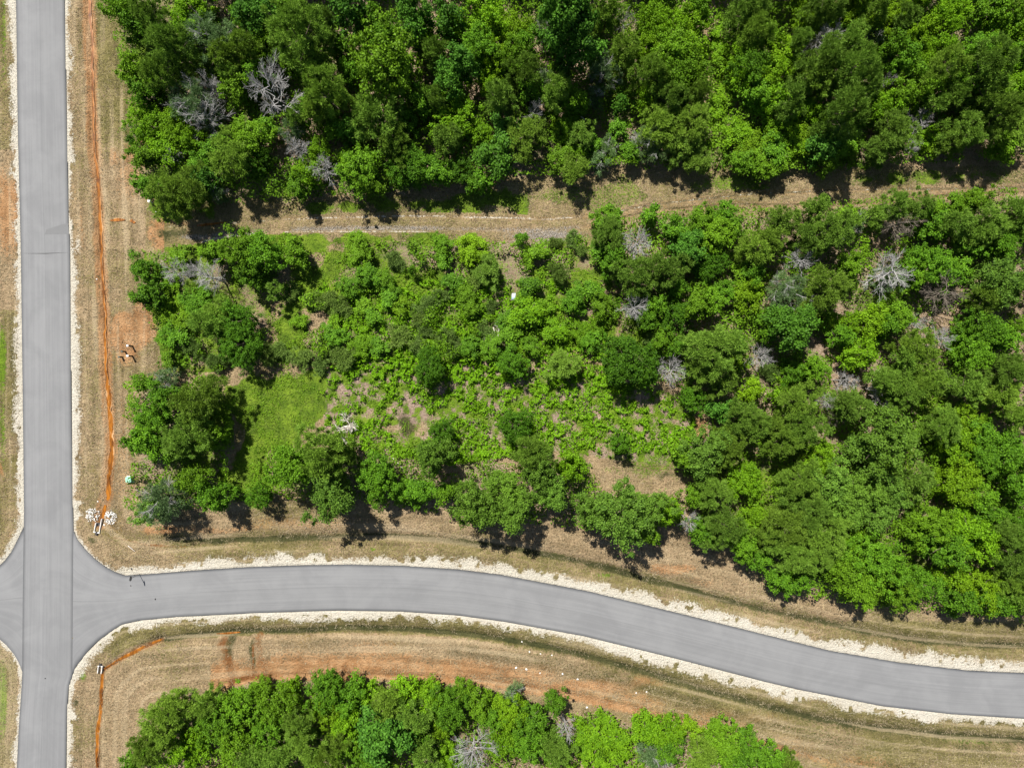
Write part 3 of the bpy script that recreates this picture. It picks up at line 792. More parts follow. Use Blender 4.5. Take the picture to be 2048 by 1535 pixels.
def twiggy(r, p, d, ln, rad, lvl, V, F, off, mr=0.013):
    n = 5; q = np.linspace(0, 1, n)
    bend = rand_dirs(r, 1)[0] * ln * 0.16
    path = p + d * ln * q[:, None] + bend * (q ** 2)[:, None] + np.array([0, 0, 0.10 * ln]) * (q ** 2)[:, None]
    off = tube(path, rad * (1.0 - 0.75 * q) + mr * 0.6, 3 if lvl > 0 else 5, V, F, off)
    if lvl >= 2: return off
    m = 9 if lvl == 0 else 6
    for i in range(m):
        t = 0.25 + 0.75 * (i + r.rand() * 0.6) / m
        pp = np.array([np.interp(t, q, path[:, j]) for j in range(3)])
        dd = d * 0.9 + rand_dirs(r, 1)[0] * 0.75; dd /= np.linalg.norm(dd)
        off = twiggy(r, pp, dd, ln * (0.50 - 0.1 * t) * (0.8 + 0.5 * r.rand()), rad * 0.45, lvl + 1, V, F, off, mr)
    return off

def make_dead(R, H, seed, nb, mat, thick=1.0):
    """returns trunk mesh and a list of limb meshes"""
    r = np.random.RandomState(seed)
    V, F = [], []
    k = np.linspace(0, 1, 7)
    path = np.c_[np.cumsum(r.normal(0, .03 * R, 7)) * k, np.cumsum(r.normal(0, .03 * R, 7)) * k, k * H - 0.15]
    tube(path, thick * 0.055 * R * (1.1 - k) + 0.02, 7, V, F, 0)
    trunk = mesh_np('trunk', np.concatenate(V), np.concatenate(F), mat, smooth=True)
    limbs = []
    for i in range(nb):
        t = 0.42 + 0.56 * i / nb
        p0 = np.array([np.interp(t, k, path[:, j]) for j in range(3)])
        a = i * 2.4 + r.rand() * 0.7; el = math.radians(15 + 55 * t * r.rand())
        d = np.array([math.cos(a) * math.cos(el), math.sin(a) * math.cos(el), math.sin(el)])
        ln = R * (1.02 - 0.25 * t) * (0.75 + 0.4 * r.rand())
        V, F = [], []
        twiggy(r, p0, d, ln, thick * (0.013 * R + 0.006), 0, V, F, 0, 0.008 * thick)
        limbs.append(mesh_np('branch', np.concatenate(V), np.concatenate(F), mat))
    return trunk, limbs

# prototypes
PROTO = {}
sd = 100
for t in STY:
    for ci, R in enumerate(RC):
        H = def_h(t, R * PXM)
        PROTO[t, ci] = []
        for v in range(2 if t in 'EDG' else 3):
            sd += 1
            PROTO[t, ci].append((make_crown(t, R, H, sd), make_trunk(R, H, sd + 500, M['bark']), H))
DEAD = {}
for kind, mat, th in (('grey', M['deadwood'], 1.0), ('brown', M['deadbrown'], 1.0)):
    DEAD[kind] = []
    for v in range(4):
        sd += 1
        DEAD[kind].append(make_dead(2.2, 5.2, sd, 14, mat, th))
DEAD['big'] = [make_dead(3.7, 9.5, 977, 14, M['deadwood'], 1.1), make_dead(3.7, 8.5, 981, 13, M['deadwood'], 0.95)]
M['vine_bark'] = plain('dark_vine_bark', (0.055, 0.075, 0.045), 0.9, (0.03, 0.04, 0.025), 9, 0.1)
DEAD['big'][0][0].materials[0] = M['vine_bark']
GTWIG = []
for v in range(2):
    tr_, lb = make_dead(2.1, 5.0, 1200 + v, 5, M['deadwood'], 0.7)
    GTWIG.append(lb)

# ------------------------------------------------------------------ the trees, read off the photograph: x, y, radius (pixels), kind [, height factor]
T = """
250 20 35 B;275 55 30 B;305 30 35 P;385 45 45 Y;440 15 28 Xb;430 90 45 G;350 98 45 P;268 147 30 B;330 155 36 P;292 192 26 B;310 168 24 Y;505 48 34 E;490 38 20 B;500 102 30 P;458 122 30 P;
430 180 26 X;395 208 42 G;415 235 42 X;360 185 22 Xb;478 182 30 B;468 150 24 P;285 226 15 Y;305 250 35 Y;352 262 34 Y;274 264 14 G;290 312 27 B;268 287 14 D;332 300 28 Y;350 316 17 X;382 280 28 Y;432 300 29 B;
500 278 40 B;466 322 38 P;402 332 25 B;300 376 27 B;346 385 38 P;386 382 36 P;416 362 24 E;437 388 19 G;508 322 34 D;532 258 20 B;
600 78 50 P 1.2;575 30 30 B;655 62 26 P;540 40 28 E;632 118 30 P;562 112 20 P;530 98 28 B;565 192 52 XX;518 150 27 B;586 132 20 B;660 190 44 P 1.1;640 220 30 P;622 222 22 B;702 150 24 B;688 100 20 B;
770 132 62 B 1.1;776 88 34 B;740 40 26 B;752 70 20 Y;700 22 32 E;830 30 36 E;900 48 28 E;832 72 26 E;870 112 25 P;856 92 22 Y;906 60 28 Y;970 42 44 Y;960 100 38 B;988 112 34 Y;915 132 35 E;900 180 28 E;
760 238 48 P 1.1;792 290 36 P;845 205 28 B;872 202 22 P;815 242 24 B;922 240 42 Y;902 214 26 Y;895 282 30 P;962 268 25 Y;600 236 22 P;588 264 22 G;595 300 26 X;650 342 28 X;645 308 25 Y;616 350 30 Y;600 374 24 B;
722 340 42 B;702 320 22 Y;746 370 25 B;820 332 42 D;872 342 32 B;990 320 32 E;1010 262 32 E;965 362 20 B;922 342 26 D;672 262 20 B;700 262 22 E;945 372 16 B;1000 200 30 P;980 170 24 Y;
1130 40 55 E 1.35;1142 92 44 E 1.3;1028 72 34 Y;1052 96 28 B;1022 122 34 B;1090 62 24 G;1250 40 18 X;1214 24 34 P;1052 152 34 P;1062 184 26 B;1086 160 18 G;1112 192 30 P;1150 202 28 B;1192 196 20 G;1205 150 30 G;1246 112 32 P;1190 116 20 E;
1292 50 35 Y;1340 62 35 Y;1380 50 30 Y;1400 20 25 B;1290 100 35 Y;1336 110 40 B;1382 110 32 Y;1300 152 35 P;1350 160 38 B;1394 150 26 B;1290 196 22 Y;1340 202 28 P;1238 212 12 E;1392 190 22 P;1436 68 18 Y .5;1440 104 24 Y .5;1444 192 18 Y .5;1428 222 18 Y .5;
1490 20 36 P;1506 72 34 P;1478 112 26 Y;1500 142 34 B;1512 190 30 B;1480 160 26 Y;1050 272 42 P;1068 230 20 X;1130 262 30 Y;1162 272 30 P;1150 312 28 Y;1120 322 28 B;1150 346 30 P;1190 290 20 B;1108 238 17 Y;1236 262 22 B;1215 300 25 G;1276 286 18 X;1200 332 22 G;1260 312 22 B;
1320 258 44 P 1.1;1380 250 45 P 1.1;1300 302 40 G 1.1;1360 292 34 P;1396 330 31 P .8;1470 270 32 Y;1500 302 30 Y;1480 332 28 B;1512 332 26 B;1215 440 30 B .8;1302 432 21 B;1216 472 34 P .8;1198 502 24 B .8;1272 490 32 X;
1400 430 34 B;1442 420 30 B;1352 462 30 B;1420 472 38 B;1380 500 35 E;1462 452 30 B;1502 500 30 P;1042 478 14 B;1080 502 22 B .7;1110 486 18 S;1142 480 20 S;1060 512 20 Y .6;1162 500 18 S;
1532 74 26 B;1602 16 25 Y;1640 22 34 P;1700 12 25 Y;1742 22 25 P;1790 26 25 Y;1832 14 20 Y;1610 54 25 Y;1702 42 28 Y;1750 52 28 Y;1800 46 25 P;1842 62 25 Y;1882 50 34 Y;1902 20 28 Y;1980 20 30 B;2022 30 34 B;1992 62 26 B;2032 66 28 Y;
1655 78 30 X;1630 92 24 X;1745 78 18 G;1682 102 38 P;1640 132 40 P;1700 150 40 P 1.2;1620 162 30 P;1722 176 25 P;1690 70 20 D;1560 112 30 Y;1542 152 34 Y;1592 92 22 P;1586 150 22 Y;1546 202 30 Y;1572 212 30 P;1780 96 25 B;1802 122 28 B;1830 90 22 Y;1842 126 22 Y;1872 100 28 Y;
1775 160 12 X;1822 150 20 B;1880 140 34 P;1900 192 22 P;1922 165 34 B;1960 142 40 P 1.1;1990 110 34 Y;1942 108 28 B;1970 192 30 P;2012 182 32 Y;2030 122 28 B;2036 204 26 B;1745 222 28 Y;1780 214 24 Y;1802 190 25 B;1850 186 28 B;1862 214 20 P;1680 230 42 P 1.2;1660 262 32 G 1.1;1630 232 22 Y;1600 226 22 Y;
1560 262 38 Y;1602 262 28 Y;1550 312 35 B;1592 302 30 Y;1542 342 28 B;1640 302 32 E;1700 280 25 B;1680 302 28 B;1650 336 24 B;1786 266 42 P 1.1;1760 302 34 P;1836 240 28 X;1820 296 18 X;1852 280 25 Y;1864 300 18 Y;1925 262 42 P 1.1;1900 284 28 P;1990 232 38 P;2030 262 34 P;2012 292 34 B;1960 262 26 P;
1630 402 27 P;1690 422 25 B;1660 462 40 P;1562 430 34 P;1540 482 28 P;1602 482 28 P;1702 452 24 G;1790 440 38 Xb;1780 402 30 P;1830 402 34 P;1740 422 25 P;1862 412 30 B;1900 402 32 B;1942 392 38 B;1860 452 32 B;1902 452 32 P;1960 442 40 P;2012 422 38 P;2002 490 34 B;1942 482 30 B;2038 452 28 P;
295 540 27 B;300 592 29 B;336 562 22 Y .6;355 545 26 X;425 556 32 X;400 545 24 X;390 576 17 P .6;362 516 20 Y .6;432 506 28 B;482 500 40 B;522 502 40 B;590 504 36 B;500 545 30 B;552 582 20 P;400 602 38 B .6;350 632 34 Y .5;440 622 30 P .7;470 642 38 D;484 692 42 D;420 652 28 P;350 672 27 B .6;382 692 24 S;
340 716 20 B .6;430 722 24 S;290 766 17 B;332 792 28 B;330 760 24 G .7;310 832 34 B;300 882 32 B;274 886 20 B;400 802 45 P;385 870 45 P .95;430 872 28 B;345 902 22 B;330 1000 44 G .9;305 1018 28 O .8;390 962 28 B;432 990 28 B;
720 510 32 B .7;735 552 30 B .7;700 574 28 B .7;770 562 25 B .7;715 484 25 B .7;790 522 24 S;825 492 15 S;840 516 8 Y;825 540 9 B;885 490 25 B .7;885 522 22 B .7;942 500 34 Y .8;975 542 34 P .6;950 562 24 S;906 566 22 B .7;930 592 28 B .7;942 612 25 B .7;875 592 24 S;855 612 28 S;838 636 18 S;
780 592 22 B .6;726 612 20 B .6;746 632 18 B .6;800 612 22 Y .6;652 602 26 S;622 602 20 S;682 612 28 S;586 582 20 S;670 640 18 Y .5;600 642 17 Y .5;982 612 18 S;652 702 28 S;690 712 34 S;672 672 28 B .6;720 692 28 Y .5;760 692 24 B .5;802 672 28 S;840 692 26 S;560 702 24 S;602 716 28 S;530 702 22 S;640 730 22 S;
860 735 34 D;890 672 28 S;912 692 24 S;850 662 20 S;942 692 28 B .6;982 692 28 B .6;968 662 24 S;1012 640 20 B .6;580 932 42 B;650 902 46 P;690 912 28 P;660 990 46 O;755 952 37 B .8;752 985 22 B;520 990 22 D;870 912 38 O;885 862 24 D;840 984 30 B .7;800 976 24 B .6;890 986 18 B;
1030 850 33 D;1240 885 20 D;1386 800 26 D;1055 626 37 Y;1030 652 22 B .7;1092 612 20 Y .7;1120 545 30 S 1.4;1150 602 28 B .8;1182 582 24 B .8;1202 612 28 B .8;1268 614 30 X;1310 610 22 B;1346 632 30 D;1292 640 22 B;1392 612 28 B;1422 602 28 B;1224 520 28 B;1270 552 36 P;1330 542 38 P;1352 570 24 B;1412 532 36 D;1450 582 22 B;1500 540 26 B;1490 592 32 Y;1058 572 22 B .7;
1020 668 24 B .7;1062 692 25 B .7;1112 662 30 Y .7;1162 662 25 Y .7;1182 682 26 B .7;1025 726 28 D;1126 730 35 P .7;1250 722 52 D 1.1;1290 752 24 B;1340 742 30 X;1322 682 25 B;1300 684 18 S;1352 692 22 B;1425 702 52 P;1398 742 26 P;1440 762 30 P;1472 682 22 B;1482 722 20 Y;1440 822 22 E;1475 832 38 P;1502 782 24 Y;1512 852 28 P;
1400 902 50 O;1364 910 20 B;1452 890 34 P;1060 902 34 P;1076 942 38 O;1140 932 30 Y;1100 982 34 O;1022 982 30 O;1490 962 37 Y;1422 982 34 P;1392 992 24 B;
1600 522 30 X;1560 572 28 G;1582 592 34 G;1642 582 44 P;1775 546 44 X;1700 532 26 B;1856 532 38 B;1902 542 30 B;1830 552 24 B;1890 586 40 Xb;1775 560 24 G;2000 562 45 O 1.1;1962 602 28 P;2032 572 30 P;1570 652 45 E;1530 642 28 B;1602 640 24 B;1680 672 22 B;1742 640 30 Y;1790 632 28 B;1772 654 26 B;1830 646 18 X;1880 676 25 X;
1830 692 34 P;1810 722 26 P;1960 662 38 B;1930 682 24 B;1992 672 30 B;2022 660 26 B;1942 712 34 B;1716 710 32 Y;1625 736 28 B;1582 742 22 B;1540 742 22 S;1515 716 25 X;1690 760 22 X;1762 762 28 P;1800 782 34 P;1842 762 36 P;1882 762 24 S;1930 772 30 P;2002 742 34 P;2036 732 24 P;1990 792 30 P;1702 642 22 Y;1650 640 22 Y .7;
1590 802 38 P;1560 790 20 Y;1650 802 18 X;1692 812 32 P;1675 836 18 Xb;1600 852 38 P;1562 882 34 P;1540 850 22 P;1770 880 58 O 1.1;1712 892 26 O;1802 868 24 Y;1880 852 34 P;1922 842 30 Y;1960 862 30 B;1902 882 40 Y;1952 912 34 B;1640 912 34 Y;1600 962 34 P;1652 962 44 O;1702 982 44 O;1762 982 40 O;1822 962 32 P;1902 962 42 Y;1952 992 30 B;2012 902 40 B;2032 962 34 B;2036 830 30 P;
1560 1050 40 P;1612 1022 40 P;1682 1012 38 O;1742 1022 38 O;1642 1062 44 P;1582 1102 36 P;1622 1112 34 P;1560 1160 30 B;1600 1150 26 B;1540 1080 28 P;1700 1080 30 Y;1722 1112 48 B;1682 1142 42 B;1762 1132 45 B;1722 1172 40 B;1790 1180 34 B;1832 1162 34 B;1882 1092 40 B;1852 1050 40 B;1932 1062 50 Y;1962 1020 28 B;1902 1142 30 Y;
1952 1180 40 Y;1992 1202 30 B;1922 1202 32 B;2002 1062 28 P;2032 1040 28 B;2022 1112 40 P;2012 1160 28 P;2040 1200 30 P;950 1010 48 O;1020 1012 44 O;985 965 24 O;1180 1020 38 O;1240 1032 50 O;1300 1020 40 O;1290 1062 26 B;1336 1022 26 Y;1377 1040 20 X;1402 1062 30 B;1442 1050 40 P;1480 1082 34 B;1502 1030 26 Y;1512 1112 26 B;
340 1430 44 P;308 1482 38 P;382 1490 44 Y;440 1440 38 B;420 1402 28 P;490 1402 38 B;470 1482 36 B;512 1512 30 P;522 1380 24 B;560 1402 36 B;582 1378 20 Y;542 1450 34 B;600 1432 30 P;652 1380 36 B;650 1422 28 Y;620 1482 30 P;700 1402 26 B;692 1442 30 Y;662 1502 34 P;712 1372 20 B;772 1402 30 P;742 1382 20 Y;812 1380 30 Y;830 1422 30 P;
770 1472 56 E;832 1462 28 B;852 1502 30 P;862 1392 30 Y;902 1402 38 B;922 1380 22 B;880 1442 28 Y;962 1402 28 B;982 1432 28 B;945 1500 42 XX;1002 1480 32 Y;1020 1422 36 Y;1060 1432 30 B;1110 1402 22 B;1062 1482 36 B;1110 1492 30 P;1025 1386 20 G;1130 1452 22 X;1200 1478 56 Y .5;1290 1450 30 Y;1340 1462 28 Y;1300 1502 26 G;1332 1502 26 B;1325 1512 20 X;
1400 1502 30 P;1440 1482 34 B;1490 1492 30 B;1380 1452 18 Y;1462 1522 28 B;1540 1512 28 B;1580 1530 22 P;270 1520 24 B;740 1520 34 B;560 1500 32 P;700 1490 28 B;900 1510 28 Y
"""
KIND = {
    'P': ('pine_tree', 'tree', 'olive pine', 'pine trees of the woods'),
    'B': ('broadleaf_tree', 'tree', 'leafy green tree', 'green broadleaf trees'),
    'Y': ('light_green_tree', 'tree', 'bright yellow green tree', 'yellow green broadleaf trees'),
    'E': ('blue_green_tree', 'tree', 'deep blue green tree', 'blue green broadleaf trees'),
    'D': ('evergreen_tree', 'tree', 'dense dark evergreen', 'dense dark evergreens'),
    'O': ('oak_tree', 'tree', 'oak with lumpy crown', 'oaks with lumpy crowns'),
    'S': ('shrub', 'shrub', 'spiky olive bush', 'scrub bushes'),
    'G': ('feathery_tree', 'tree', 'feathery grey green tree', 'grey green feathery trees'),
    'X': ('dead_tree', 'dead tree', 'bare grey dead tree', 'bare dead trees'),
    'Xb': ('dead_tree', 'dead tree', 'bare brown dead tree', 'bare dead trees'),
    'XX': ('dead_tree', 'dead tree', 'wide pale dead tree', 'bare dead trees'),
}
trees = []
for it in T.replace('\n', '').split(';'):
    a = it.split()
    if len(a) < 4: continue
    trees.append([float(a[0]), float(a[1]), float(a[2]), a[3], float(a[4]) if len(a) > 4 else 1.0])

ro = np.random.RandomState(77)
def beyond(x0, x1, y0, y1, n):
    for k in range(n):
        trees.append([x0 + (x1 - x0) * (k + ro.rand()) / n if x1 - x0 > y1 - y0 else x0 + (x1 - x0) * ro.rand(),
                      y0 + (y1 - y0) * ro.rand() if x1 - x0 > y1 - y0 else y0 + (y1 - y0) * (k + ro.rand()) / n, 30 + 18 * ro.rand(), 'PBYPBE'[ro.randint(6)], 1.0])
beyond(300, 2120, -110, -40, 24)
beyond(2090, 2170, 20, 320, 5)
beyond(2090, 2170, 420, 1180, 10)
beyond(300, 1560, 1575, 1640, 14)

def zone(x, y):
    if y < -20: return 'just beyond the photo\'s top edge'
    if x > 2065: return 'just beyond the photo\'s right edge'
    if y > 1550: return 'just beyond the photo\'s bottom edge'
    if y < 392 or (y < 400 and x < 560):
        row = 'top edge of upper wood' if y < 110 else ('inside the upper wood' if y < 240 else 'wood bordering the dirt track')
        return row + ', ' + ['far left', 'left part', 'middle', 'right part', 'far right'][min(4, int((x - 220) / 366))]
    if y > 1340:
        return 'wood below the curved road, ' + ('far left' if x < 560 else 'left part' if x < 830 else 'middle' if x < 1120 else 'right part')
    if x < 650:
        if y < 745: return 'thicket left of the grassy gap, ' + ('upper' if y < 600 else 'lower') + ' half'
        if y < 925 and x < 500: return 'clump right of the orange ditch'
        if x < 500: return 'just above the junction corner'
        return 'left of the clearing\'s lower edge'
    if y > 830 and x < 1350:
        if y < 905 and x > 900: return 'standing alone in the clearing'
        return 'row above the curved road, ' + ('left' if x < 860 else 'middle' if x < 1150 else 'right')
    if y < 660 and x < 1230:
        return 'scrub below the dirt track, ' + ('left' if x < 800 else 'middle' if x < 1000 else 'right')
    if y < 800 and x < 1180: return 'upper edge of the clearing, ' + ('left' if x < 850 else 'right')
    if x < 1420 and 660 <= y < 880: return 'by the clearing\'s right end'
    row = 'top' if y < 520 else 'upper' if y < 690 else 'central' if y < 860 else 'lower' if y < 1030 else 'roadside'
    return 'right hand wood, ' + row + ' ' + ('left' if x < 1520 else 'middle' if x < 1790 else 'right')

cells = {}
for i, t in enumerate(trees):
    cells.setdefault((zone(t[0], t[1]), KIND[t[3]][2]), []).append(i)
ORD = ['first', 'second', 'third', 'fourth', 'fifth', 'sixth', 'seventh', 'eighth', 'ninth', 'tenth', 'eleventh', 'twelfth', 'thirteenth', 'fourteenth', 'fifteenth', 'sixteenth', 'seventeenth', 'eighteenth']
LBL = {}
for (z_, kd), ids in cells.items():
    ids.sort(key=lambda i: trees[i][0])
    if len(ids) == 1:
        LBL[ids[0]] = 'only ' + kd + ', ' + z_
    elif len(ids) == 2:
        a, b = ids
        ra, rb = trees[a][2], trees[b][2]
        if max(ra, rb) / min(ra, rb) > 1.3:
            LBL[a] = ('larger ' if ra > rb else 'smaller ') + kd + ', ' + z_
            LBL[b] = ('larger ' if rb > ra else 'smaller ') + kd + ', ' + z_
        else:
            LBL[a] = 'left hand ' + kd + ', ' + z_; LBL[b] = 'right hand ' + kd + ', ' + z_
    else:
        for k, i in enumerate(ids):
            o = 'leftmost' if k == 0 else 'rightmost' if k == len(ids) - 1 else ORD[k] + ' from left,'
            LBL[i] = o + ' ' + kd + ', ' + z_

def place_tree(x, y, rpx, t, hf, label, r, group=None):
    if 388 < y < 445 and x > 1340: y += 13; rpx *= 0.9
    if 300 < y < 350 and x > 1000: y -= 7
    if 880 < y < 1080 and x < 1380: hf *= 1.25
    if 470 < y < 735 and 540 < x < 1215 and t != 'D': rpx *= 0.84; hf *= 0.85
    name, cat, _, grp = KIND[t]
    if y < 235: hf *= 1.30
    elif y < 400 and x > 1000: hf *= 0.74
    if t[0] == 'X':
        H = def_h('X', rpx) * hf * 1.05; R = rpx / PXM * (1 - H / CAM_H) * 1.0
        if t == 'XX': H = 10.0 if y < 800 else 7.5
        hc = H * 0.72
        wx, wy = W(x, y, hc)
        root = empty(name, (wx, wy, gz(wx, wy)), r.rand() * 6.28)
        if t == 'XX' and y < 800:
            wx, wy = W(590, 252); root.location = (wx, wy, gz(wx, wy)); root.rotation_euler = (math.radians(-14), math.radians(3), 0.4)
        if t == 'XX':
            tk, lb = DEAD['big'][0 if y < 800 else 1]; s = R / 3.5; zs = H / 9.5
        else:
            lst = DEAD['grey' if t == 'X' else 'brown']; tk, lb = lst[r.randint(len(lst))]; s = R / 2.15; zs = H / 5.2
        o = link('trunk', tk, root); o.scale = (s, s, zs)
        for m in lb:
            o = link('branch', m, root); o.scale = (s, s, zs)
    else:
        H = def_h(t, rpx) * hf; hc = H * 0.60
        R = rpx / PXM * (1 - hc / CAM_H) * (1.06 if 235 < y < 450 and x > 1000 else 1.0 if t == 'S' else 1.15)
        ci = int(np.argmin([abs(R - c) for c in RC]))
        pr = PROTO[t, ci][r.randint(len(PROTO[t, ci]))]
        wx, wy = W(x, y, hc)
        root = empty(name, (wx, wy, gz(wx, wy)), r.rand() * 6.28)
        sx = R / RC[ci] * (0.92 + 0.2 * r.rand()); sy = R / RC[ci] * (0.92 + 0.2 * r.rand()); sz = H / pr[2]
        o = link('crown', pr[0], root); o.scale = (sx, sy, sz)
        o = link('trunk', pr[1], root); o.scale = (sx, sy, sz)
        if t == 'G':
            for m in GTWIG[r.randint(2)]:
                o = link('branch', m, root); s = R / 2.1; o.scale = (s, s, H / 4.9)
    tag(root, label, cat, group or grp)
    return root

rt = np.random.RandomState(5)
for i, (x, y, rp, t, hf) in enumerate(trees):
    place_tree(x, y, rp, t, hf, LBL[i], rt)
# ------------------------------------------------------------------ undergrowth and ground cover (nobody could count them)
def scatter(polys, n, r):
    P = []
    for q in polys:
        a = np.array(q); lo = np.maximum(a.min(0), [-60, -60]); hi = np.minimum(a.max(0), [2110, 1600])
        area = (hi - lo).prod()
        m = int(n * area / 1e6)
        c = lo + r.rand(m, 2) * (hi - lo)
        P.append(c[poly_mask(c, q)])
    return np.concatenate(P)

def leaf_stuff(name, label, pts, zlo, zhi, ll, lw, mat, r, cat, patch=None, needle=False):
    X = (pts[:, 0] - 1024) / PXM; Y = (767.5 - pts[:, 1]) / PXM
    z = ground_z(np.c_[X, Y])
    hh = vnoise(pts, 30, 71, 3); hh = sstep(0.35, 0.75, hh)
    n = len(pts)
    pos = np.c_[X, Y, z + zlo + (zhi - zlo) * hh * (0.5 + 0.5 * r.rand(n))]
    tn = np.clip(0.25 * hh + 0.75 * r.rand(n), 0, 1)
    if needle:
        d = rand_dirs(r, n, 0.55)
        v, f, t = needles(pos, d, ll, lw, r, tn)
    else:
        nr = rand_dirs(r, n, 1.1)
        v, f, t = quads(pos, nr, ll, lw, r, tn)
    me = mesh_np(name, v, f, mat, {'tint': t})
    o = link(name, me, kind='stuff')
    o['label'] = label; o['category'] = cat
    return o

r1 = np.random.RandomState(31)
pts = scatter(FOREST, 160000, r1)
def bush_h(p):
    return sstep(0.24, 0.70, vnoise(p, 30, 51, 3)) * (0.6 + 0.9 * vnoise(p, 110, 57, 1))
pn = bush_h(pts)
pn = np.where(poly_mask(pts, FOREST[2]) | poly_mask(pts, FOREST[1]), (pn - 0.52) * 1.1, pn)
pts = pts[pn > 0.16]; pn = pn[pn > 0.16]
pts = pts + r1.normal(0, 1.0, pts.shape)
gx = (bush_h(pts + [2.5, 0]) - bush_h(pts - [2.5, 0])) * 3.2 / (5 / PXM); gy = -(bush_h(pts + [0, 2.5]) - bush_h(pts - [0, 2.5])) * 3.2 / (5 / PXM)
X = (pts[:, 0] - 1024) / PXM; Y = (767.5 - pts[:, 1]) / PXM; n = len(pts)
nr = np.c_[-gx, -gy, np.ones(n)]; nr /= np.linalg.norm(nr, axis=1)[:, None]
nr = nr + rand_dirs(r1, n) * 0.8; nr /= np.linalg.norm(nr, axis=1)[:, None]
ct = vnoise(pts, 40, 59, 2)
v, f, t = quads(np.c_[X, Y, ground_z(np.c_[X, Y]) + pn * 2.7 - 0.35 * r1.rand(n)], nr, 0.33, 0.20, r1, np.clip(ct * 1.1 - 0.2 + 0.5 * r1.rand(n), 0, 1))
o = link('undergrowth', mesh_np('undergrowth', v, f, M['under'], {'tint': t}), kind='stuff')
o['label'] = 'tangled green undergrowth filling the floor of the woods between the trees'; o['category'] = 'undergrowth'
pts = scatter([CLEAR, [(640, 640), (1200, 640), (1230, 760), (640, 760)], [(640, 560), (1150, 560), (1200, 640), (620, 640)]], 430000, r1)
pn = vnoise(pts, 26, 61, 3); pe = vnoise(pts, 150, 64, 1)
keep = (pn + 0.25 * (pe - 0.5) > 0.435) & ~(np.hypot((pts[:, 0] - 822) / 38, (pts[:, 1] - 850) / 44) < 1) & ~((pts[:, 0] < 700) & (pn < 0.52)) & ~((pts[:, 1] > 905) & (pts[:, 0] > 1180))
def dome_stuff(name, label, pts, cell, seed, lo, hi, hmax, ll, lw, mat, r, cat, edge=None):
    f_ = lambda p: sstep(lo, hi, vnoise(p, cell, seed, 3) + (0.30 * (vnoise(p, 110, seed + 3, 1) - 0.5))) * (0.35 + 0.65 * sstep(0.25, 0.62, vnoise(p, 5.5, seed + 9, 2)))
    h = f_(pts); k = h > 0.17; pts = pts[k]; h = h[k]
    e = 1.2
    gx = (f_(pts + [e, 0]) - f_(pts - [e, 0])) * hmax / (2 * e / PXM); gy = -(f_(pts + [0, e]) - f_(pts - [0, e])) * hmax / (2 * e / PXM)
    n = len(pts); X = (pts[:, 0] - 1024) / PXM; Y = (767.5 - pts[:, 1]) / PXM
    nr = np.c_[-gx, -gy, np.ones(n)]; nr /= np.linalg.norm(nr, axis=1)[:, None]
    nr = nr + rand_dirs(r, n) * 0.55; nr /= np.linalg.norm(nr, axis=1)[:, None]
    v, f, t = quads(np.c_[X, Y, ground_z(np.c_[X, Y]) + h * hmax - 0.12 * r.rand(n)], nr, ll, lw, r, np.clip(0.2 * h + 0.85 * r.rand(n), 0, 1))
    o = link(name, mesh_np(name, v, f, mat, {'tint': t}), kind='stuff')
    o['label'] = label; o['category'] = cat
keep = ~(np.hypot((pts[:, 0] - 822) / 40, (pts[:, 1] - 850) / 46) < 1) & ~((pts[:, 0] < 690) & (pn < 0.52)) & ~((pts[:, 1] > 905) & (pts[:, 0] > 1180))
dome_stuff('ground_cover', 'bright yellow green low creeping plants in patches across the clearing', pts[keep], 12, 61, 0.375, 0.54, 0.85, 0.25, 0.16, M['cover'], r1, 'ground cover')
pts = scatter([[(1415, 30), (1470, 30), (1465, 260), (1400, 330), (1380, 330), (1420, 240)]], 160000, r1)
leaf_stuff('ground_cover', 'yellow green low plants in the narrow gap running up through the upper wood', pts, 0.04, 0.7, 0.24, 0.15, M['cover'], r1, 'ground cover')

pts = scatter([LUSH[0], LUSH[1], CLEAR, FOREST[2]], 210000, r1)
dome_stuff('low_grass', 'low tufted green grass of the lawn left of the clearing and between the scrub bushes', pts, 16, 301, 0.40, 0.66, 0.28, 0.22, 0.10, M['lawn'], r1, 'grass')
# grass blades: green in the lush patches, straw on the verges
pts = scatter(LUSH, 190000, r1)
pn = vnoise(pts, 22, 81, 3)
leaf_stuff('green_grass', 'short green grass of the gap beside the thicket and along the dirt track', pts[(pn > 0.42) & (line_dist(pts, TRACK_U) > 7) & (line_dist(pts, TRACK_L) > 9)], 0.02, 0.06, 0.28, 0.07, M['blade'], r1, 'grass', needle=True)
pts = scatter([[(-60, -60), (2110, -60), (2110, 1600), (-60, 1600)]], 170000, r1)
Fq, zq, rq, sq, drq, dnq, dsq, dwq, trq = fields(pts)
keep = (~rq) & (drq > 6) & (sq > -4) & (~poly_mask(pts, CLEAR)) & (Fq['lush'] < 0.5) & (Fq['gravel'] < 0.75) & (dwq > 6) & (vnoise(pts, 18, 91, 2) > 0.42)
leaf_stuff('dry_grass', 'dry straw coloured grass strewn over the road verges and banks', pts[keep], 0.0, 0.03, 0.32, 0.055, M['straw'], r1, 'grass', needle=True)

# ------------------------------------------------------------------ small things
def box_mesh(name, sx, sy, sz, mat, bev=0.02, z0=0.0):
    import bmesh
    bm = bmesh.new(); bmesh.ops.create_cube(bm, size=1)
    bmesh.ops.scale(bm, vec=(sx, sy, sz), verts=bm.verts)
    bmesh.ops.translate(bm, vec=(0, 0, z0 + sz / 2), verts=bm.verts)
    if bev: bmesh.ops.bevel(bm, geom=list(bm.edges), offset=bev, segments=2, affect='EDGES')
    me = bpy.data.meshes.new(name); bm.to_mesh(me); bm.free(); me.materials.append(mat)
    return me

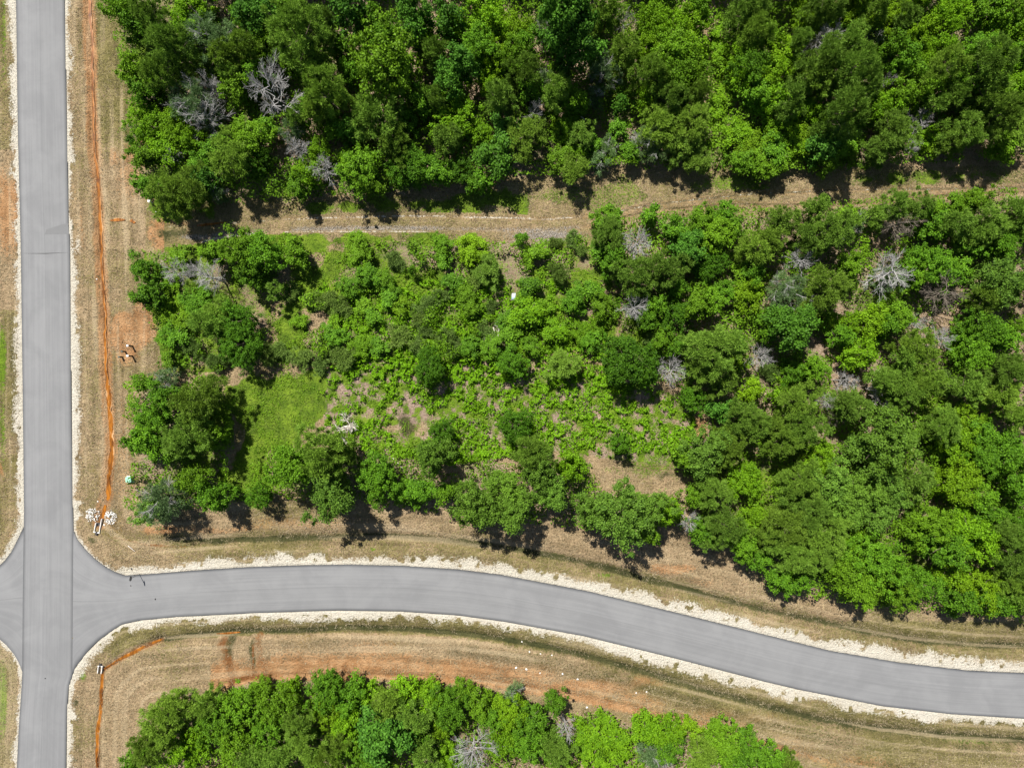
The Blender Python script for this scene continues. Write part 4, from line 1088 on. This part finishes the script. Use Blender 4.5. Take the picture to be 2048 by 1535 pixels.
def cyl_mesh(name, r0, r1, z0, z1, mat, sides=14, cap=True):
    import bmesh
    bm = bmesh.new(); bmesh.ops.create_cone(bm, cap_ends=cap, segments=sides, radius1=r0, radius2=r1, depth=z1 - z0)
    bmesh.ops.translate(bm, vec=(0, 0, (z0 + z1) / 2), verts=bm.verts)
    me = bpy.data.meshes.new(name); bm.to_mesh(me); bm.free(); me.materials.append(mat)
    return me

def rock_mesh(seed, mat):
    import bmesh
    r = random.Random(seed)
    bm = bmesh.new(); bmesh.ops.create_icosphere(bm, subdivisions=1, radius=0.5)
    for v in bm.verts:
        v.co *= r.uniform(0.72, 1.12); v.co.z *= 0.62
    me = bpy.data.meshes.new('rock'); bm.to_mesh(me); bm.free(); me.materials.append(mat)
    return me
ROCKS = [rock_mesh(s, M['rock']) for s in range(5)]
rr = random.Random(3)
for (cx, cy, rx, ry, n, lab) in [(185, 1029, 14, 14, 120, 'heap of broken white stones left of the rusty ditch water'),
                                 (221, 1034, 13, 15, 120, 'heap of broken white stones right of the rusty ditch water')]:
    wx, wy = W(cx, cy)
    root = empty('riprap_pile', (wx, wy, gz(wx, wy)))
    tag(root, lab, 'stone heap', 'white stone heaps at the culvert')
    for k in range(n):
        a = rr.random() * 6.283; q = math.sqrt(rr.random())
        dx = math.cos(a) * q * rx / PXM; dy = math.sin(a) * q * ry / PXM
        s = rr.uniform(0.09, 0.27)
        o = link('rock', ROCKS[rr.randrange(5)], root, (dx, dy, gz(wx + dx, wy + dy) - gz(wx, wy) + 0.05 + 0.12 * (1 - q)))
        o.scale = (s, s * rr.uniform(.7, 1.2), s); o.rotation_euler = (rr.random(), rr.random(), rr.random() * 6)
ROCKPTS = [(213, 992, .3, 'loose white stone in the rusty ditch above the heaps'), (196, 1002, .28, 'loose white stone left of the ditch above the heaps'), (209, 1049, .35, 'loose white stone just below the right heap'),
           (1342, 1442, .62, 'large white stone at the wood edge below the curved road'), (1174, 1413, .4, 'white stone at the lower wood\'s edge left of the large one'),
           (1044, 1285, .28, 'small white stone in the ditch below the curved road'), (1059, 1303, .3, 'leftmost small white stone on the brown slope'), (1081, 1307, .27, 'second small white stone on the brown slope'), (1104, 1310, .28, 'third small white stone on the brown slope'),
           (1032, 1334, .42, 'leftmost larger white stone low on the brown slope'), (1053, 1337, .42, 'second larger white stone low on the brown slope'), (1080, 1345, .28, 'small white stone between larger ones on the brown slope'), (1125, 1346, .36, 'white stone right of middle on the brown slope'), (1155, 1357, .38, 'rightmost of the white stones low on the brown slope'), (1272, 1384, .3, 'pale stone left of a pair on the slope below the curve'), (1293, 1382, .3, 'pale stone right of a pair on the slope below the curve'),
           (1319, 890, .32, 'white stone on bare ground at the right of the clearing'), (193, 558, .25, 'pale stone beside the orange ditch left of the thicket'), (313, 424, .3, 'pale stone on the grass by the white marker stake')]
for (x, y, s, lab) in ROCKPTS:
    wx, wy = W(x, y)
    o = link('rock', ROCKS[rr.randrange(5)], None, (wx, wy, gz(wx, wy) + s * 0.15))
    o.scale = (s, s * .85, s); o.rotation_euler = (0, 0, rr.random() * 6)
    tag(o, lab, 'stone')

# concrete culvert ends
def culvert(x, y, ang, lab, ln=1.25, wd=0.62, long_right=0.7):
    wx, wy = W(x, y)
    root = empty('culvert_end', (wx, wy, gz(wx, wy) - 0.02), ang)
    tag(root, lab, 'culvert', 'culvert ends in the ditches')
    o = link('floor_slab', box_mesh('floor_slab', wd, ln, 0.08, M['darkpipe'], 0.0), root)
    for sx, l in ((-1, ln), (1, ln + long_right)):
        o = link('side_wall', box_mesh('side_wall', 0.10, l, 0.42, M['concrete'], 0.012), root, (sx * (wd / 2 + 0.053), (l - ln) / 2, 0))
    o = link('end_wall', box_mesh('end_wall', wd + 0.30, 0.12, 0.46, M['concrete'], 0.012), root, (0, -ln / 2 - 0.065, 0))
    pm = cyl_mesh('pipe', 0.24, 0.24, 0, 0.5, M['darkpipe'])
    o = link('pipe', pm, root, (0, -ln / 2 + 0.05, 0.25)); o.rotation_euler = (math.radians(90), 0, 0)
culvert(196.5, 1054, math.radians(-10), 'white concrete culvert end where the rusty ditch meets the junction')
culvert(199.5, 1339, math.radians(172), 'small concrete culvert end in the ditch below the junction', 1.0, 0.42, 0.0)

# green utility box
wx, wy = W(257.5, 958.5, 0.6)
root = empty('utility_box', (wx, wy, gz(wx, wy)), 0.08)
tag(root, 'green utility box with pale rounded lid on bare clay by the ditch', 'utility box')
link('pad', box_mesh('pad', 1.05, 1.0, 0.08, M['concrete'], 0.01), root)
link('body', box_mesh('body', 0.84, 0.80, 0.52, M['green_box'], 0.06, 0.083), root)
link('lid', box_mesh('lid', 0.78, 0.74, 0.12, M['green_lid'], 0.045, 0.606), root)
# pedestals in the clay patch
for (x, y, h, mat, cap, lab) in [(265.5, 692, 1.2, M['dark_plastic'], M['white_plastic'], 'upper of two white capped posts in the clay patch'),
                                 (265.5, 712, 1.2, M['dark_plastic'], M['white_plastic'], 'lower of two white capped posts in the clay patch'),
                                 (251.5, 703, 0.85, M['dark_plastic'], M['dark_plastic'], 'upper of two short dark posts in the clay patch'),
                                 (245, 714, 0.75, M['dark_plastic'], M['dark_plastic'], 'lower of two short dark posts in the clay patch')]:
    wx, wy = W(x, y)
    root = empty('utility_post', (wx, wy, gz(wx, wy)))
    tag(root, lab, 'post', 'posts in the clay patch')
    link('post', box_mesh('post', 0.20, 0.20, h, mat, 0.02), root)
    link('cap', box_mesh('cap', 0.28, 0.26, 0.14, cap, 0.03, h + 0.002), root)
# white marker stake
wx, wy = W(300, 403, .8)
root = empty('marker_stake', (wx, wy, gz(wx, wy)))
tag(root, 'white marker stake at the lower left corner of the upper wood', 'stake')
link('stake', box_mesh('stake', 0.10, 0.10, 1.0, M['white_plastic'], 0.01), root)
link('cap', box_mesh('cap', 0.32, 0.40, 0.10, M['white_plastic'], 0.03, 1.002), root)
# road sign on its pole by the junction
wx, wy = W(279, 1147)
root = empty('road_sign', (wx, wy, gz(wx, wy)), 0.03)
tag(root, 'thin metal pole with edge on sign plate on the white gravel by the junction', 'road sign')
link('pole', box_mesh('pole', 0.06, 0.06, 2.7, M['galv'], 0.0), root)
o = link('sign_plate', cyl_mesh('sign_plate', 0.36, 0.36, -0.01, 0.01, M['galv'], 8), root, (0.045, 0, 2.35))
o.rotation_euler = (0, math.radians(90), 0)
# lumps of dirt lying on the asphalt
for (x, y, s, lab) in [(262, 1170, .22, 'small dark clod on the asphalt left of the sign shadow'), (311, 1197, .30, 'small dark clod in the middle of the curved road'), (91, 1355, .22, 'small dark clod on the straight road below the junction'), (263.5, 1137, .38, 'dark lump on the white gravel left of the sign')]:
    wx, wy = W(x, y)
    o = link('dirt_clod', rock_mesh(40 + int(x), M['darkpipe']), None, (wx, wy, 0.11 if y > 1150 else gz(wx, wy) + .05)); o.scale = (s * .6, s, s * .6)
    tag(o, lab, 'dirt clod')
# pale sheet of scrap in the scrub
wx, wy = W(1027, 594, .5)
me = mesh_np('scrap_sheet', [(-.3, -.45, .25), (.22, -.5, .45), (.3, .45, .62), (-.22, .42, .40), (-.3, -.45, .23), (.22, -.5, .43), (.3, .45, .60), (-.22, .42, .38)],
             [(0, 1, 2, 3), (7, 6, 5, 4), (0, 4, 5, 1), (1, 5, 6, 2), (2, 6, 7, 3), (3, 7, 4, 0)], M['sheet'])
o = link('scrap_sheet', me, None, (wx, wy, gz(wx, wy) + 0.8)); tag(o, 'pale blue scrap sheet lying in the scrub below the dirt track', 'scrap sheet')

# fallen wood
def fallen(name, segs, rad, mat, lab, cat, twigs=0, seed=1, z=0.12):
    r = np.random.RandomState(seed)
    wx, wy = W(*segs[0]); g0 = gz(wx, wy)
    root = empty(name, (wx, wy, g0)); tag(root, lab, cat)
    pts = []
    for (x, y) in segs:
        a, b = W(x, y); pts.append((a - wx, b - wy, z + 0.1 * r.rand()))
    pts = np.array(pts); n = max(6, len(pts) * 3)
    k = np.linspace(0, len(pts) - 1, n)
    path = np.c_[[np.interp(k, np.arange(len(pts)), pts[:, j]) for j in range(3)]].T
    V_, F_ = [], []
    tube(path, np.linspace(rad, rad * 0.4, n), 7, V_, F_, 0)
    link('trunk', mesh_np('trunk', np.concatenate(V_), np.concatenate(F_), mat, smooth=True), root)
    for i in range(twigs):
        V_, F_ = [], []
        t = r.rand() * 0.8 + 0.2; p0 = np.array([np.interp(t * (len(pts) - 1), np.arange(len(pts)), pts[:, j]) for j in range(3)])
        d = rand_dirs(r, 1, 0.3)[0]; d[2] = abs(d[2]) * 0.6
        twiggy(r, p0, d, 1.2 + r.rand(), rad * 0.45, 0, V_, F_, 0, 0.014)
        link('branch', mesh_np('branch', np.concatenate(V_), np.concatenate(F_), mat), root)
fallen('fallen_branch', [(780, 910), (796, 925), (808, 939)], 0.07, M['palewood'], 'thin pale pole lying at the lower left of the clearing', 'fallen branch')
fallen('fallen_tree', [(1762, 822), (1750, 795), (1722, 780), (1712, 776)], 0.16, M['palewood'], 'pale fallen dead tree with forked limbs in the right hand wood', 'fallen tree', 6, 4, 2.6)
fallen('fallen_tree', [(1722, 781), (1742, 765), (1757, 750)], 0.13, M['palewood'], 'second pale fallen trunk crossing beside the forked one', 'fallen tree', 4, 6, 2.8)
fallen('fallen_branch', [(707, 862), (703, 850), (690, 852), (676, 862)], 0.10, M['palewood'], 'whitish broken dead branch at the left of the clearing', 'fallen branch', 6, 8, 0.7)
fallen('fallen_branch', [(522, 1364), (540, 1371)], 0.09, M['palewood'], 'white stick at the upper edge of the lower wood', 'fallen branch', 0, 9)
fallen('fallen_branch', [(1160, 236), (1176, 248)], 0.10, M['palewood'], 'pale stick in the litter above the dirt track', 'fallen branch', 0, 10, .5)
fallen('fallen_branch', [(987, 655), (990, 668), (996, 682)], 0.10, M['palewood'], 'white crooked branch in the scrub above the clearing', 'fallen branch', 3, 11, .5)
fallen('fallen_branch', [(1512, 870), (1519, 910)], 0.06, M['palewood'], 'thin pale stick on orange soil in the right hand wood', 'fallen branch', 0, 12)
fallen('fallen_branch', [(240, 4), (262, 30)], 0.08, M['deadwood'], 'thin grey trunk lying at the top left corner of the wood', 'fallen branch', 1, 13, 2.0)
fallen('fallen_branch', [(258, 1090), (272, 1101)], 0.05, M['palewood'], 'thin pale stick on the verge inside the junction corner', 'fallen branch', 0, 14)
# brush pile
wx, wy = W(833, 642)
root = empty('brush_pile', (wx, wy, gz(wx, wy))); tag(root, 'heap of pinkish brown cut sticks in the scrub', 'brush pile')
rb = np.random.RandomState(9)
for i in range(34):
    a = rb.rand() * 3.14; L_ = 0.7 + rb.rand() * 0.9; c = rb.normal(0, .55, 2)
    V_, F_ = [], []
    d = np.array([math.cos(a), math.sin(a), 0.15 * rb.normal()])
    q = np.linspace(-.5, .5, 3)
    tube(np.array([c[0], c[1], 0.12 + 0.35 * rb.rand()]) + d * (q * L_)[:, None], [.045, .04, .03], 5, V_, F_, 0)
    link('stick', mesh_np('stick', np.concatenate(V_), np.concatenate(F_), M['deadbrown']), root)
